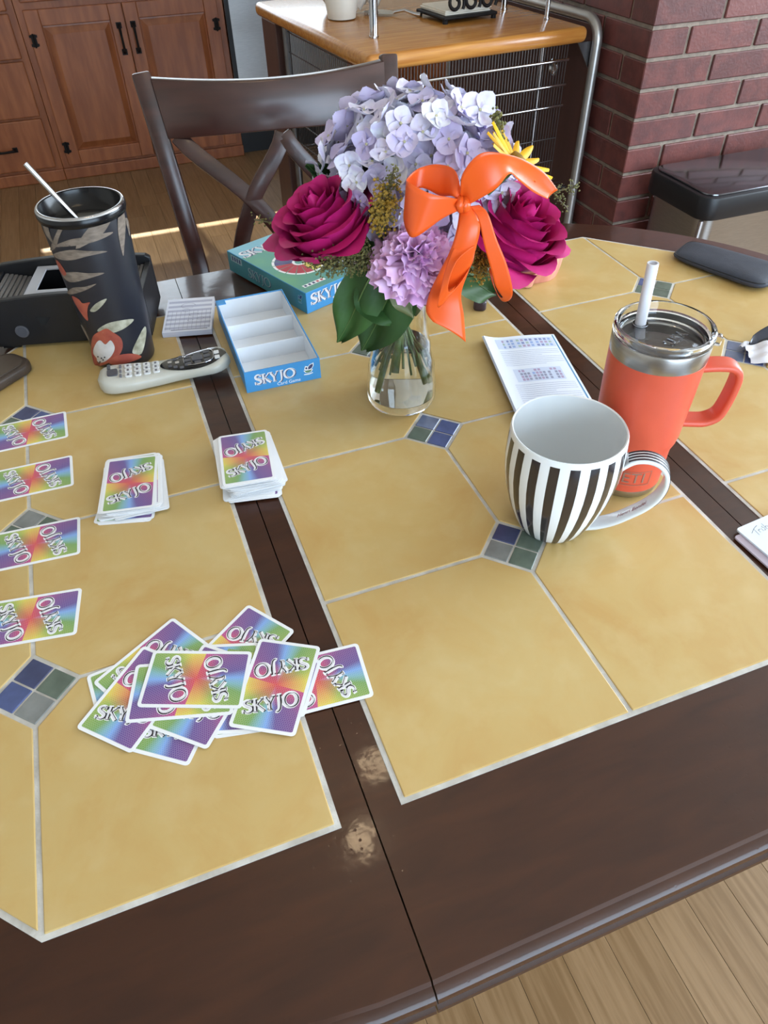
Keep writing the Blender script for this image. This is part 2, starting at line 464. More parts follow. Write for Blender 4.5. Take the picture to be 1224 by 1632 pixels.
MB().box(-0.05, 0.05, -0.16, -0.1, 0.01, 0.025).build('pedal', M_black, tc_, bevel=0.005)
MB().tube([(-0.218, -0.1, 0.03), (-0.218, -0.1, 0.55)], 0.006, 8).build('corner_strip', M_chrome, tc_, smooth=40)
# ================================================================== dining table
H = 0.760
S = 0.203
UA, UB, UW, UC, UD = -1.2536, -0.2302, 2.0132, 2.2547, 3.254
XM = 0.2045; YM = 0.4095; RAD = 0.531
XS = (-0.0235, 0.4330)               # seams between the two halves and the leaf
M_table = None
def wood_top_material():
    m, nt, b = newmat('mahogany_top'); N = nt.nodes; L = nt.links
    tc = N.new('ShaderNodeTexCoord'); mp = N.new('ShaderNodeMapping'); mp.inputs['Scale'].default_value = (2.0, 9.0, 2.0)
    L.new(tc.outputs['Object'], mp.inputs['Vector'])
    n1 = N.new('ShaderNodeTexNoise'); n1.inputs['Scale'].default_value = 7; n1.inputs['Detail'].default_value = 8; n1.inputs['Distortion'].default_value = 0.6
    L.new(mp.outputs[0], n1.inputs['Vector'])
    cr = N.new('ShaderNodeValToRGB'); cr.color_ramp.elements[0].position = 0.3; cr.color_ramp.elements[0].color = sr(50, 24, 11)
    cr.color_ramp.elements[1].position = 0.72; cr.color_ramp.elements[1].color = sr(64, 33, 16)
    L.new(n1.outputs['Fac'], cr.inputs['Fac']); L.new(cr.outputs[0], b.inputs['Base Color'])
    # dents and scratches in the varnish
    n2 = N.new('ShaderNodeTexNoise'); n2.inputs['Scale'].default_value = 55; n2.inputs['Detail'].default_value = 3
    L.new(tc.outputs['Object'], n2.inputs['Vector'])
    v = N.new('ShaderNodeTexVoronoi'); v.inputs['Scale'].default_value = 130
    L.new(tc.outputs['Object'], v.inputs['Vector'])
    mr = N.new('ShaderNodeMapRange'); mr.inputs['From Min'].default_value = 0.0; mr.inputs['From Max'].default_value = 0.16
    L.new(v.outputs['Distance'], mr.inputs['Value'])
    ad = N.new('ShaderNodeMath'); ad.operation = 'MULTIPLY_ADD'; ad.inputs[1].default_value = 0.35
    L.new(mr.outputs[0], ad.inputs[0]); L.new(n2.outputs['Fac'], ad.inputs[2])
    bp = N.new('ShaderNodeBump'); bp.inputs['Strength'].default_value = 0.10; bp.inputs['Distance'].default_value = 0.002
    L.new(ad.outputs[0], bp.inputs['Height']); L.new(bp.outputs[0], b.inputs['Normal'])
    setp(b, rough=0.34, spec=0.22, coat=0.45, coatr=0.10); L.new(bp.outputs[0], b.inputs['Coat Normal'])
    return m
M_table = wood_top_material()
def tile_material():
    m, nt, b = newmat('yellow_tile'); N = nt.nodes; L = nt.links
    tc = N.new('ShaderNodeTexCoord'); oi = N.new('ShaderNodeObjectInfo')
    cx = N.new('ShaderNodeCombineXYZ'); L.new(oi.outputs['Random'], cx.inputs[0]); L.new(oi.outputs['Random'], cx.inputs[2])
    sc = N.new('ShaderNodeVectorMath'); sc.operation = 'SCALE'; sc.inputs['Scale'].default_value = 23; L.new(cx.outputs[0], sc.inputs[0])
    ad = N.new('ShaderNodeVectorMath'); L.new(tc.outputs['Object'], ad.inputs[0]); L.new(sc.outputs[0], ad.inputs[1])
    n1 = N.new('ShaderNodeTexNoise'); n1.inputs['Scale'].default_value = 9; n1.inputs['Detail'].default_value = 6; n1.inputs['Roughness'].default_value = 0.6; n1.inputs['Distortion'].default_value = 0.8
    L.new(ad.outputs[0], n1.inputs['Vector'])
    cr = N.new('ShaderNodeValToRGB'); E = cr.color_ramp.elements
    E[0].position = 0.28; E[0].color = sr(197, 172, 117); E[1].position = 0.72; E[1].color = sr(190, 153, 91)
    e = E.new(0.5); e.color = sr(195, 165, 106)
    L.new(n1.outputs['Fac'], cr.inputs['Fac'])
    n2 = N.new('ShaderNodeTexNoise'); n2.inputs['Scale'].default_value = 30; n2.inputs['Detail'].default_value = 4; L.new(ad.outputs[0], n2.inputs['Vector'])
    mx = N.new('ShaderNodeMix'); mx.data_type = 'RGBA'; mx.inputs['B'].default_value = sr(208, 185, 134)
    mr = N.new('ShaderNodeMapRange'); mr.inputs['From Min'].default_value = 0.5; mr.inputs['From Max'].default_value = 0.8; mr.inputs['To Max'].default_value = 0.5
    L.new(n2.outputs['Fac'], mr.inputs['Value']); L.new(mr.outputs[0], mx.inputs['Factor']); L.new(cr.outputs[0], mx.inputs['A'])
    L.new(mx.outputs['Result'], b.inputs['Base Color'])
    n3 = N.new('ShaderNodeTexNoise'); n3.inputs['Scale'].default_value = 14; n3.inputs['Detail'].default_value = 2; L.new(ad.outputs[0], n3.inputs['Vector'])
    bp = N.new('ShaderNodeBump'); bp.inputs['Strength'].default_value = 0.06; bp.inputs['Distance'].default_value = 0.003; L.new(n3.outputs['Fac'], bp.inputs['Height']); L.new(bp.outputs[0], b.inputs['Normal'])
    setp(b, rough=0.34, spec=0.5)
    return m
M_tile = tile_material()
M_grout = mat('grey_grout', sr(206, 203, 198), 0.85, var=0.3, scale=50, col2=sr(178, 173, 166), bump=0.3, bscale=300)
M_mos = [mat('mosaic_blue', sr(84, 96, 142), 0.22, var=0.25, scale=60), mat('mosaic_slate', sr(112, 122, 150), 0.22, var=0.25, scale=60),
         mat('mosaic_green', sr(100, 112, 100), 0.25, var=0.25, scale=60), mat('mosaic_navy', sr(70, 76, 110), 0.22, var=0.25, scale=60),
         mat('mosaic_grey', sr(134, 136, 134), 0.25, var=0.25, scale=60)]
tb = empty('dining_table', 'dark wooden extending dining table with inset yellow tiles and blue mosaic diamonds', 'table', (XM, YM, 0))

def outline(kind):
    """ccw outline and outward normals of one piece of the top, along its moulded edge only"""
    P = []; n = 48
    if kind == 'leaf':
        a = [(XS[0] + 0.0006, YM - RAD), (XS[1] - 0.0006, YM - RAD)]; b = [(XS[1] - 0.0006, YM + RAD), (XS[0] + 0.0006, YM + RAD)]
        return [[(p, (0, -1)) for p in a], [(p, (0, 1)) for p in b]]
    c = XS[1] + 0.0006 if kind == 'right' else XS[0] - 0.0006
    a0 = -90 if kind == 'right' else 90
    for k in range(n + 1):
        t = R_(a0 + 180 * k / n); P.append(((c + RAD * math.cos(t), YM + RAD * math.sin(t)), (math.cos(t), math.sin(t))))
    return [P]
PROF = [(-0.012, 0.0), (-0.0105, -0.0004), (-0.0095, -0.0022), (-0.0085, -0.0040), (-0.0045, -0.0052), (-0.0010, -0.0085), (0.0003, -0.0130), (-0.0005, -0.0175), (-0.0040, -0.0205),
        (-0.0050, -0.0225), (-0.0030, -0.0245), (0.0010, -0.0265), (0.0018, -0.0300), (0.0005, -0.0340), (-0.0040, -0.0370), (-0.0120, -0.0400)]
for kind in ('left', 'right', 'leaf'):
    b = MB(); segs = outline(kind); rings = []
    allp = [q for sgm in segs for q in sgm]
    for off, z in PROF: rings.append([(p[0] + nn[0] * off, p[1] + nn[1] * off, H + z) for p, nn in allp])
    k = len(allp); vs = [p for r in rings for p in r]; fs = []
    idx = 0
    for sgm in segs:
        for i in range(len(sgm) - 1):
            for j in range(len(PROF) - 1): fs.append(((j + 1) * k + idx + i, (j + 1) * k + idx + i + 1, j * k + idx + i + 1, j * k + idx + i))
        idx += len(sgm)
    fs.append(tuple(range(k))); fs.append(tuple((len(PROF) - 1) * k + i for i in range(k - 1, -1, -1)))
    # the straight joint faces
    def joint(i, j2): fs.append(tuple([jj * k + i for jj in range(len(PROF))] + [jj * k + j2 for jj in range(len(PROF) - 1, -1, -1)]))
    if kind == 'leaf': joint(0, 3); joint(2, 1)
    else: joint(0, k - 1)
    b.add(vs, fs)
    b.build('tabletop_leaf' if kind == 'leaf' else 'tabletop_half', M_table, tb, world=True, smooth=30, merge=1e-6)

# ---- tiles, convex polygons by half-plane clipping (table units)
def clip(poly, a, b, c):
    """keep a*x + b*y <= c"""
    out = []
    for i in range(len(poly)):
        p = poly[i]; q = poly[(i + 1) % len(poly)]
        dp = a * p[0] + b * p[1] - c; dq = a * q[0] + b * q[1] - c
        if dp <= 0: out.append(p)
        if (dp < 0 < dq) or (dq < 0 < dp):
            t = dp / (dp - dq); out.append((p[0] + (q[0] - p[0]) * t, p[1] + (q[1] - p[1]) * t))
    return out
def inset(poly, d):
    n = len(poly); res = list(poly)
    for i in range(n):
        p = poly[i]; q = poly[(i + 1) % n]
        ex, ey = q[0] - p[0], q[1] - p[1]; l = math.hypot(ex, ey)
        nx, ny = ey / l, -ex / l                       # outward for ccw
        res = clip(res, nx, ny, nx * p[0] + ny * p[1] - d)
    return res
G = 0.0019; MD = 0.0368                                 # half grout width, mosaic half diagonal (m)
ZT = H + 0.0016; ZG = H + 0.0007
mosaics = []
for uc in (1.0, UA, UD):
    for v in (1, 2, 3): mosaics.append((uc * S, v * S))
def add_tile(poly):
    for mx_, my_ in mosaics:
        for sx in (-1, 1):
            for sy in (-1, 1):
                cxp = sum(p[0] for p in poly) / len(poly); cyp = sum(p[1] for p in poly) / len(poly)
                if (cxp - mx_) * sx > 0 and (cyp - my_) * sy > 0 and abs(cxp - mx_) < S and abs(cyp - my_) < S:
                    poly = clip(poly, -sx, -sy, -(sx * mx_ + sy * my_ + MD))
    poly = inset(poly, G)
    cx_ = sum(p[0] for p in poly) / len(poly); cy_ = sum(p[1] for p in poly) / len(poly)
    b = MB().prism([(p[0] - cx_, p[1] - cy_) for p in poly], H - 0.004, ZT)
    o = b.build('tile', M_tile, tb, bevel=0.0009, seg=2)
    o.location = (cx_ - XM, cy_ - YM, 0)
bd = 0.0022                                             # extra border grout
panels = []
lo, hi = 0.0, 4.0
panels.append([(0.0, lo), (UW, lo), (UW, hi), (0.0, hi)])
panels.append([(UB, lo), (UB, hi), (UA, hi), (UA - 1, hi - 1), (UA - 1, lo + 1), (UA, lo)])
panels.append([(UC, lo), (UD, lo), (UD + 1, lo + 1), (UD + 1, hi - 1), (UD, hi), (UC, hi)])
for pl in panels:
    P = [(u * S, v * S) for u, v in pl]
    P = inset(P, -0.0) if True else P
    ar = sum(P[i][0] * P[(i + 1) % len(P)][1] - P[(i + 1) % len(P)][0] * P[i][1] for i in range(len(P)))
    if ar < 0: P.reverse()
    MB().prism([(p[0] - XM, p[1] - YM) for p in P], H - 0.003, ZG).build('grout', M_grout, tb)
def cell(u0, u1, v0, v1, tri=None):
    P = [(u0 * S, v0 * S), (u1 * S, v0 * S), (u1 * S, v1 * S), (u0 * S, v1 * S)]
    return P
def shrink(P, l=0, r=0, b=0, t=0):
    x0, x1 = P[0][0] + l, P[1][0] - r; y0, y1 = P[0][1] + b, P[2][1] - t
    return [(x0, y0), (x1, y0), (x1, y1), (x0, y1)]
for j in range(4):
    bb = bd if j == 0 else 0; tt = bd if j == 3 else 0
    add_tile(shrink(cell(0, 1, j, j + 1), l=bd, b=bb, t=tt))
    add_tile(shrink(cell(1, UW, j, j + 1), r=bd, b=bb, t=tt))
    add_tile(shrink(cell(UA, UB, j, j + 1), r=bd, b=bb, t=tt))
    add_tile(shrink(cell(UC, UD, j, j + 1), l=bd, b=bb, t=tt))
    # clipped outer columns
    for side in (-1, 1):
        u0, u1 = (UA - 1, UA) if side < 0 else (UD, UD + 1)
        P = shrink(cell(u0, u1, j, j + 1), l=bd if side < 0 else 0, r=bd if side > 0 else 0)
        uc = (UA if side < 0 else UD) * S
        if j == 0: P = clip(P, side, -1, side * uc - 0.0 - bd * 1.41)
        if j == 3: P = clip(P, side, 1, side * uc + 4 * S - bd * 1.41)
        add_tile(P)
# mosaics : 2 x 2 small tiles set on the diagonal
pat = [[1, 0, 2, 0], [3, 4, 2, 2], [0, 2, 1, 1], [3, 2, 0, 4], [3, 2, 3, 4], [1, 1, 2, 0], [1, 0, 3, 2], [1, 0, 0, 1], [0, 2, 2, 2]]
ms = (MD - 0.0012) / math.sqrt(2)                        # small tile pitch
half = ms / 2 - 0.0009
mos_me = [MB().box(-half, half, -half, half, H - 0.004, ZT).mesh('mosaic_tile', mm, bevel=0.0006, seg=1) for mm in M_mos]
# quadrant order: top(away), right, left, bottom(near) ; colours read from the picture where it shows them
colours = {(0, 1): (3, 2, 4, 2), (0, 2): (1, 0, 2, 0), (0, 3): (2, 1, 2, 1), (1, 1): (3, 2, 0, 4), (1, 2): (4, 2, 2, 0), (1, 3): (3, 0, 2, 1), (2, 1): (1, 0, 2, 3), (2, 2): (1, 0, 1, 0), (2, 3): (0, 2, 2, 2)}
for gi, uc in enumerate((1.0, UA, UD)):
    for v in (1, 2, 3):
        for q, (dx, dy) in enumerate(((0, 1), (1, 0), (-1, 0), (0, -1))):
            o = bpy.data.objects.new('mosaic_tile', mos_me[colours[(gi, v)][q]])
            o.location = (uc * S + dx * ms / math.sqrt(2) - XM, v * S + dy * ms / math.sqrt(2) - YM, 0); o.rotation_euler = (0, 0, R_(45))
            link(o, tb)
# apron and two pedestals
ap = MB()
ring = []
for k in range(49):
    t = R_(-90 + 180 * k / 48); ring.append((XS[1] - XM + (RAD - 0.07) * math.cos(t), (RAD - 0.07) * math.sin(t)))
for k in range(49):
    t = R_(90 + 180 * k / 48); ring.append((XS[0] - XM + (RAD - 0.07) * math.cos(t), (RAD - 0.07) * math.sin(t)))
n = len(ring); inn = [(x * 0.965, y * 0.965) for x, y in ring]
vs = [(x, y, z) for z in (H - 0.115, H - 0.0402) for x, y in ring] + [(x, y, z) for z in (H - 0.115, H - 0.0402) for x, y in inn]
fs = []
for i in range(n):
    j = (i + 1) % n
    fs += [(i, j, n + j, n + i), (2 * n + j, 2 * n + i, 3 * n + i, 3 * n + j), (j, i, 2 * n + i, 2 * n + j), (n + i, n + j, 3 * n + j, 3 * n + i)]
ap.add(vs, fs).build('apron', M_table, tb, smooth=40)
for sx in (-0.26, 0.26):
    MB().lathe([(0.05, 0.10), (0.06, 0.13), (0.045, 0.20), (0.055, 0.34), (0.075, 0.42), (0.06, 0.5), (0.045, 0.56), (0.07, 0.62), (0.09, H - 0.0402)], 24, (sx, 0, 0)).build('pedestal', M_table, tb, smooth=40)
    for a in (-1, 1):
        MB().tube([(sx, 0, 0.15), (sx + math.copysign(0.09, sx), a * 0.15, 0.12), (sx + math.copysign(0.14, sx), a * 0.30, 0.045), (sx + math.copysign(0.15, sx), a * 0.34, 0.022)], [0.045, 0.04, 0.03, 0.022], 10).build('foot', M_table, tb, smooth=50)
# ================================================================== cross-back chair behind the table
ch = empty('dining_chair', 'dark wooden dining chair with a curved crest rail and crossed back slats', 'chair', (0.24, 1.22, 0), R_(-7))
LT, LB = Vector((0.020, 1.309, 0.965)), Vector((0.046, 1.222, 0.640))
RT, RB = Vector((0.470, 1.251, 0.965)), Vector((0.446, 1.167, 0.640))
def chair_pt(s, z, bow=0.0):
    """s 0..1 from the left to the right post at height z; bow = how far the slats bend towards the table"""
    t = (z - 0.640) / 0.325
    p = LB.lerp(LT, t).lerp(RB.lerp(RT, t), s)
    return p + Vector((0.0, -1.0, -0.1)) * bow * (4 * s * (1 - s))
def bar(pts, w, d, wdir=None):
    """rectangular bar along pts: w across (in wdir), d in depth"""
    b = MB(); vs = []; k = len(pts)
    for i, p in enumerate(pts):
        p = Vector(p); t = (Vector(pts[min(k - 1, i + 1)]) - Vector(pts[max(0, i - 1)])).normalized()
        ww = w[i] if isinstance(w, (list, tuple)) else w
        x = (wdir(i) if callable(wdir) else wdir); x = (x - t * x.dot(t)).normalized(); y = t.cross(x)
        for a, c in ((-1, -1), (1, -1), (1, 1), (-1, 1)): vs.append(p + x * (a * ww / 2) + y * (c * d / 2))
    fs = [(0, 1, 2, 3), tuple((k - 1) * 4 + j for j in (3, 2, 1, 0))]
    for i in range(k - 1):
        for j in range(4): fs.append((i * 4 + j, (i + 1) * 4 + j, (i + 1) * 4 + (j + 1) % 4, i * 4 + (j + 1) % 4))
    return b.add(vs, fs)
xd = (RT - LT).normalized()
for T_, B_ in ((LT, LB), (RT, RB)):
    base = B_ + Vector((0, -0.03, -0.64 + 0.0)); base.z = 0.0
    mid = B_ + Vector((0, -0.035, -0.20))
    bar([base + Vector((0, 0.05, 0)), mid, B_, B_.lerp(T_, 0.5), T_ + (T_ - B_).normalized() * 0.004], [0.030, 0.034, 0.034, 0.034, 0.032], 0.026, xd).build('back_post', M_darkwood, ch, world=True, bevel=0.004, smooth=35)
BOW = 0.040
crest = MB()
def crest_fn(u, v):
    # closed rectangular section swept along the rail
    s = 0.03 + 0.94 * u
    zt = 0.962 - 0.004 * math.sin(math.pi * u); zb_ = 0.868 + 0.012 * math.sin(math.pi * u)
    k = v * 4
    d = 0.011
    if k <= 1: z, dd = lerp(zb_, zt, k), -d
    elif k <= 2: z, dd = zt, lerp(-d, d, k - 1)
    elif k <= 3: z, dd = lerp(zt, zb_, k - 2), d
    else: z, dd = zb_, lerp(d, -d, k - 3)
    p = chair_pt(s, z, BOW); return p + Vector((0, dd, 0))
crest.grid(crest_fn, 24, 4)
crest.build('crest_rail', M_darkwood, ch, world=True, bevel=0.003, smooth=35, merge=True)
lowr = MB()
def low_fn(u, v):
    s = 0.03 + 0.94 * u; k = v * 4; zt, zb_ = 0.585, 0.545; d = 0.010
    if k <= 1: z, dd = lerp(zb_, zt, k), -d
    elif k <= 2: z, dd = zt, lerp(-d, d, k - 1)
    elif k <= 3: z, dd = lerp(zt, zb_, k - 2), d
    else: z, dd = zb_, lerp(d, -d, k - 3)
    return chair_pt(s, z, BOW) + Vector((0, dd, 0))
lowr.grid(low_fn, 16, 4).build('lower_rail', M_darkwood, ch, world=True, bevel=0.003, smooth=35, merge=True)
def slat(keys, mirror):
    pts = []
    for i in range(17):
        t = i / 16; z = lerp(0.872, 0.575, t); k = t * 3; j = min(int(k), 2); f = k - j
        ks = [keys[max(0, j - 1)], keys[j], keys[j + 1], keys[min(3, j + 2)]]
        s = 0.5 * (2 * ks[1] + (ks[2] - ks[0]) * f + (2 * ks[0] - 5 * ks[1] + 4 * ks[2] - ks[3]) * f * f + (3 * ks[1] - ks[0] - 3 * ks[2] + ks[3]) * f ** 3)
        pts.append(chair_pt(1 - s if mirror else s, z, BOW))
    return bar(pts, 0.030, 0.014, xd)
for mir in (False, True):
    for ks in ((0.07, 0.30, 0.46, 0.54), (0.50, 0.33, 0.21, 0.15)):
        slat(ks, mir).build('cross_slat', M_darkwood, ch, world=True, bevel=0.002, smooth=35)
seat = MB().prism([(0.035, 0.775), (0.455, 0.745), (0.455, 1.185), (0.045, 1.205)], 0.445, 0.475)
seat.build('seat', M_darkwood, ch, world=True, bevel=0.008, smooth=40)
for p in ((0.07, 0.81), (0.42, 0.785)):
    bar([Vector((p[0], p[1], 0)), Vector((p[0], p[1], 0.445))], [0.028, 0.038], 0.034, Vector((1, 0, 0))).build('front_leg', M_darkwood, ch, world=True, bevel=0.003)

# ================================================================== kitchen cart
CZ = 0.90
ka = R_(5.5)
kc = empty('kitchen_cart', 'butcher block kitchen cart with chrome posts, wire grids and a tubular steel end', 'cart', (0.539, 1.566, 0), ka)
def kl(p):                                              # world -> cart local
    return RM[kc.name] @ Vector(p)
top = MB()
prof = [(-0.002, CZ - 0.034), (-0.012, CZ - 0.030), (-0.018, CZ - 0.018), (-0.012, CZ - 0.005), (0.0, CZ), ]
TW, TD = 0.625, 0.80
b = MB().box(0, TW, 0, TD, CZ - 0.036, CZ)
b.build('butcher_block_top', M_block, kc, bevel=0.0145, seg=4, smooth=40)
# chrome posts
pL = kl(atZ(596, 60, CZ)); pR = kl(atZ(871, 31, CZ))
pRl = Vector((pR.x, max(pR.y, 0.014), 0))
MB().tube([(pRl.x, pRl.y, 0), (pRl.x, pRl.y, CZ - 0.02)], 0.0058, 14).build('chrome_post', M_chrome, kc, smooth=40)
for p_, r_, lab in ((pL, 0.0105, 'thick chrome post standing at the front left of the butcher block'), (pRl, 0.0058, 'thin chrome post rising at the right front edge of the butcher block'), (Vector((pRl.x - 0.02, 0.30, 0)), 0.0075, 'chrome post standing at the rear of the butcher block')):
    q_ = RM[kc.name].inverted() @ Vector((p_.x, p_.y, CZ))
    po_ = empty('rack_post', lab, 'post', (q_.x, q_.y, CZ + 0.0005))
    MB().tube([(0, 0, 0), (0, 0, 0.62)], r_, 16).build('tube', M_chrome, po_, smooth=40)
    MB().lathe([(r_ + 0.0015, 0), (r_ + 0.0015, 0.004)], 16).build('collar', M_chrome, po_)
# right end: tubular steel frame with a brown panel
xr = kl((1.192, 1.62, 0)).x
y0, y1 = 0.0, 0.74; zt = 0.912; rr = 0.05
pts = [(xr, y0, 0.0), (xr, y0, zt - rr)]
for k in range(1, 9):
    t = R_(180 - 90 * k / 8); pts.append((xr, y0 + rr + rr * math.cos(t), zt - rr + rr * math.sin(t)))
for k in range(0, 9):
    t = R_(90 - 90 * k / 8); pts.append((xr, y1 - rr + rr * math.cos(t), zt - rr + rr * math.sin(t)))
pts += [(xr, y1, 0.0)]
MB().tube(pts, 0.0125, 14).build('end_tube', M_tube, kc, smooth=40)
MB().box(xr - 0.006, xr + 0.006, y0 + 0.008, y1 - 0.008, 0.16, zt - 0.012).build('end_panel', M_brownpanel, kc, bevel=0.002)
lp = atX(886, 106, 1.175); lq = kl(lp)
MB().lathe([(0.006, 0), (0.019, 0.001), (0.021, 0.004), (0.017, 0.007), (0.011, 0.004), (0.004, 0.003)], 24).xf(Matrix.Translation((xr - 0.006, lq.y, lq.z)) @ Matrix.Rotation(R_(-90), 4, 'Y')).build('latch_ring', M_chrome, kc, smooth=50)
MB().add([(TW - 0.02, 0.012, CZ - 0.036), (xr - 0.004, 0.012, CZ - 0.036), (xr - 0.004, 0.012, CZ - 0.10), (TW - 0.02, 0.016, CZ - 0.036), (xr - 0.004, 0.016, CZ - 0.036), (xr - 0.004, 0.016, CZ - 0.10)],
         [(0, 2, 1), (3, 4, 5), (0, 1, 4, 3), (1, 2, 5, 4), (2, 0, 3, 5)]).build('corner_bracket', M_greytube, kc)
# left end: grey frame with mesh, brown upright behind
MB().box(0.012, 0.055, 0.66, 0.78, 0.05, CZ - 0.036).build('back_upright', M_brownpanel, kc, bevel=0.003)
MB().tube([(0.030, 0.03, 0.0), (0.030, 0.03, CZ - 0.036)], 0.011, 12).build('leg_tube', M_greytube, kc, smooth=40)
MB().tube([(0.030, 0.62, 0.0), (0.030, 0.62, CZ - 0.036)], 0.011, 12).build('leg_tube', M_greytube, kc, smooth=40)
g = MB()
for k in range(44):
    y = 0.04 + k * 0.0134; g.tube([(0.030, y, 0.50), (0.030, y, CZ - 0.05)], 0.0011, 5)
for z in (0.50, 0.56, 0.62, 0.68, 0.74, 0.80, CZ - 0.05): g.tube([(0.030, 0.03, z), (0.030, 0.62, z)], 0.0016, 5)
g.build('side_wire_grid', M_greytube, kc)
# front wire grid and its thicker rods
g = MB(); x0 = 0.045; x1 = pRl.x
k = 0
while x0 + k * 0.0088 < x1:
    x = x0 + k * 0.0088; g.tube([(x, 0.022, 0.50), (x, 0.022, CZ - 0.038)], 0.0010, 5); k += 1
for z in (0.52, 0.58, 0.64): g.tube([(x0, 0.022, z), (x1, 0.022, z)], 0.0014, 5)
g.build('front_wire_grid', M_greytube, kc)
for px, py in ((740, 119), (770, 156), (790, 187)):
    z = atY(px, py, 1.61).z
    MB().tube([(0.03, 0.014, z), (x1, 0.014, z)], 0.0038, 10).build('front_rod', M_chrome, kc, smooth=40)
for z in (0.50, 0.22):
    g = MB()
    for k in range(30): y = 0.03 + k * 0.0245; g.tube([(0.03, y, z), (xr - 0.01, y, z)], 0.0012, 5)
    for y in (0.025, 0.25, 0.5, 0.74): g.tube([(0.03, y, z - 0.004), (xr - 0.01, y, z - 0.004)], 0.0028, 6)
    g.build('wire_shelf', M_greytube, kc)
# things inside the cart, dim behind the wires
def lumpy(name, loc, rx, ry, rz_, m, seed, label, cat, amp=0.25, n=18):
    rd = random.Random(seed); ph = [rd.uniform(0, 6.28) for _ in range(9)]
    def fn(u, v):
        a = 2 * math.pi * u; e = math.pi * (v - 0.5)
        r = 1 + amp * (math.sin(3 * a + ph[0] + 2 * e) * math.cos(2 * e + ph[1]) + 0.6 * math.sin(5 * a + ph[2]) * math.sin(4 * e + ph[3]))
        z = math.sin(e) * r
        return (rx * math.cos(e) * math.cos(a) * r, ry * math.cos(e) * math.sin(a) * r, rz_ * max(-0.98, z) + rz_ * 0.98)
    o = MB().grid(fn, n, n // 2 + 2, wrapu=True).build(name, m, None, smooth=180)
    o.location = loc; tag(o, label, cat); return o
M_darkcloth = mat('dark_cloth', sr(52, 46, 48), 0.9, var=0.3, scale=30)
M_packet = mat('foil_packet', sr(150, 146, 142), 0.35, var=0.4, scale=30, col2=sr(70, 66, 70), metal=0.5)
M_redbox = mat('red_carton', sr(120, 40, 40), 0.5, var=0.3, scale=20)
kw = lambda x, y, z: tuple(RM[kc.name].inverted() @ Vector((x, y, z)))
bn = empty('storage_bin', 'dark storage bin on the wire shelf of the kitchen cart', 'bin', kw(0.20, 0.30, 0.504), ka)
MB().box(-0.15, 0.15, -0.2, 0.2, 0.0, 0.16).build('bin_body', M_darkcloth, bn, bevel=0.01)
MB().box(-0.155, 0.155, -0.205, 0.205, 0.16, 0.172).build('bin_lid', M_black, bn, bevel=0.005)
pk = MB().box(-0.05, 0.05, -0.03, 0.03, 0, 0.12).build('snack_packet', M_packet, bevel=0.02, seg=3, smooth=60); pk.location = kw(0.43, 0.14, 0.504)
tag(pk, 'silver grey packet standing on the cart shelf behind the wires', 'packet')
rc = MB().box(-0.04, 0.04, -0.03, 0.03, 0, 0.07).build('red_carton', M_redbox, bevel=0.002); rc.location = kw(0.42, 0.24, 0.504); tag(rc, 'small dark red carton on the cart shelf', 'carton')

# ---- things on the butcher block
M_ceram = mat('white_ceramic', sr(222, 214, 202), 0.45, var=0.1, scale=20)
orn = empty('white_ornament', 'white ceramic flower ornament at the front of the butcher block', 'ornament', tuple(atZ(545, 30, CZ)))
orn.scale = (1.45, 1.45, 1.45)
rd = random.Random(3)
for k in range(9):
    a = k * 2.4; r = 0.022 + 0.004 * k
    c = Vector((0.03 + 0.045 * math.cos(a) * (k / 9) ** 0.5, 0.05 + 0.055 * math.sin(a) * (k / 9) ** 0.5, 0.030 + 0.03 * rd.random()))
    def fn(u, v, a=a, c=c):
        ang = a + (u - 0.5) * 2.2; e = v
        rr_ = 0.014 + 0.022 * math.sin(e * 1.8)
        return (c.x + rr_ * math.cos(ang), c.y + rr_ * math.sin(ang), c.z - 0.03 + 0.05 * e + 0.004 * math.sin(9 * ang))
    MB().grid(fn, 10, 6).build('ceramic_petal', M_ceram, orn, smooth=180)
MB().lathe([(0.0, 0.0), (0.026, 0.002), (0.030, 0.03), (0.026, 0.045), (0.02, 0.03), (0.0, 0.012)], 20, (0.0, 0.0, 0.0), caps=False).build('ceramic_cup', M_ceram, orn, smooth=60)
sv = empty('cake_server', 'silver cake server lying on the butcher block', 'cake server', tuple(atZ(628, 25, CZ + 0.0005)), R_(50))
def blade(u, v):
    y = 0.0 + 0.09 * v; w = 0.030 * math.sin(math.pi * (0.12 + 0.80 * v)) ** 0.7
    return ((u - 0.5) * 2 * w, y, 0.006 + 0.002 * math.sin(math.pi * v))
MB().grid(blade, 8, 10).build('blade', M_chrome, sv, smooth=180)
MB().tube([(0, 0.0, 0.008), (0, -0.03, 0.014), (0, -0.06, 0.006), (0, -0.075, 0.005)], [0.004, 0.0035, 0.005, 0.006], 8).build('handle', M_chrome, sv, smooth=60)
nh0 = atZ(708, 40, CZ)
nh = empty('napkin_holder', 'wrought iron napkin holder with scrolls holding white napkins', 'napkin holder', (nh0.x, nh0.y, CZ), R_(7))
MB().box(0.0, 0.165, 0.0, 0.15, 0.008, 0.016).build('tray', M_iron, nh, bevel=0.003)
for x in (0.008, 0.157):
    for y in (0.008, 0.142): MB().lathe([(0.007, 0), (0.007, 0.009)], 10, (x, y, 0)).build('foot', M_iron, nh)
for yy in (0.004,):
    for k in range(3):
        pts = []
        cx_ = 0.035 + 0.05 * k
        for i in range(26):
            t = i / 25 * 2.6 * math.pi; r = 0.027 - 0.0075 * t / math.pi
            pts.append((cx_ + r * math.cos(t - 0.6), yy, 0.044 + r * math.sin(t - 0.6)))
        MB().tube(pts, 0.0045, 7).build('scroll', M_iron, nh, smooth=60)
MB().tube([(0.0, 0.004, 0.07), (0.165, 0.004, 0.07)], 0.004, 8).build('rail', M_iron, nh)
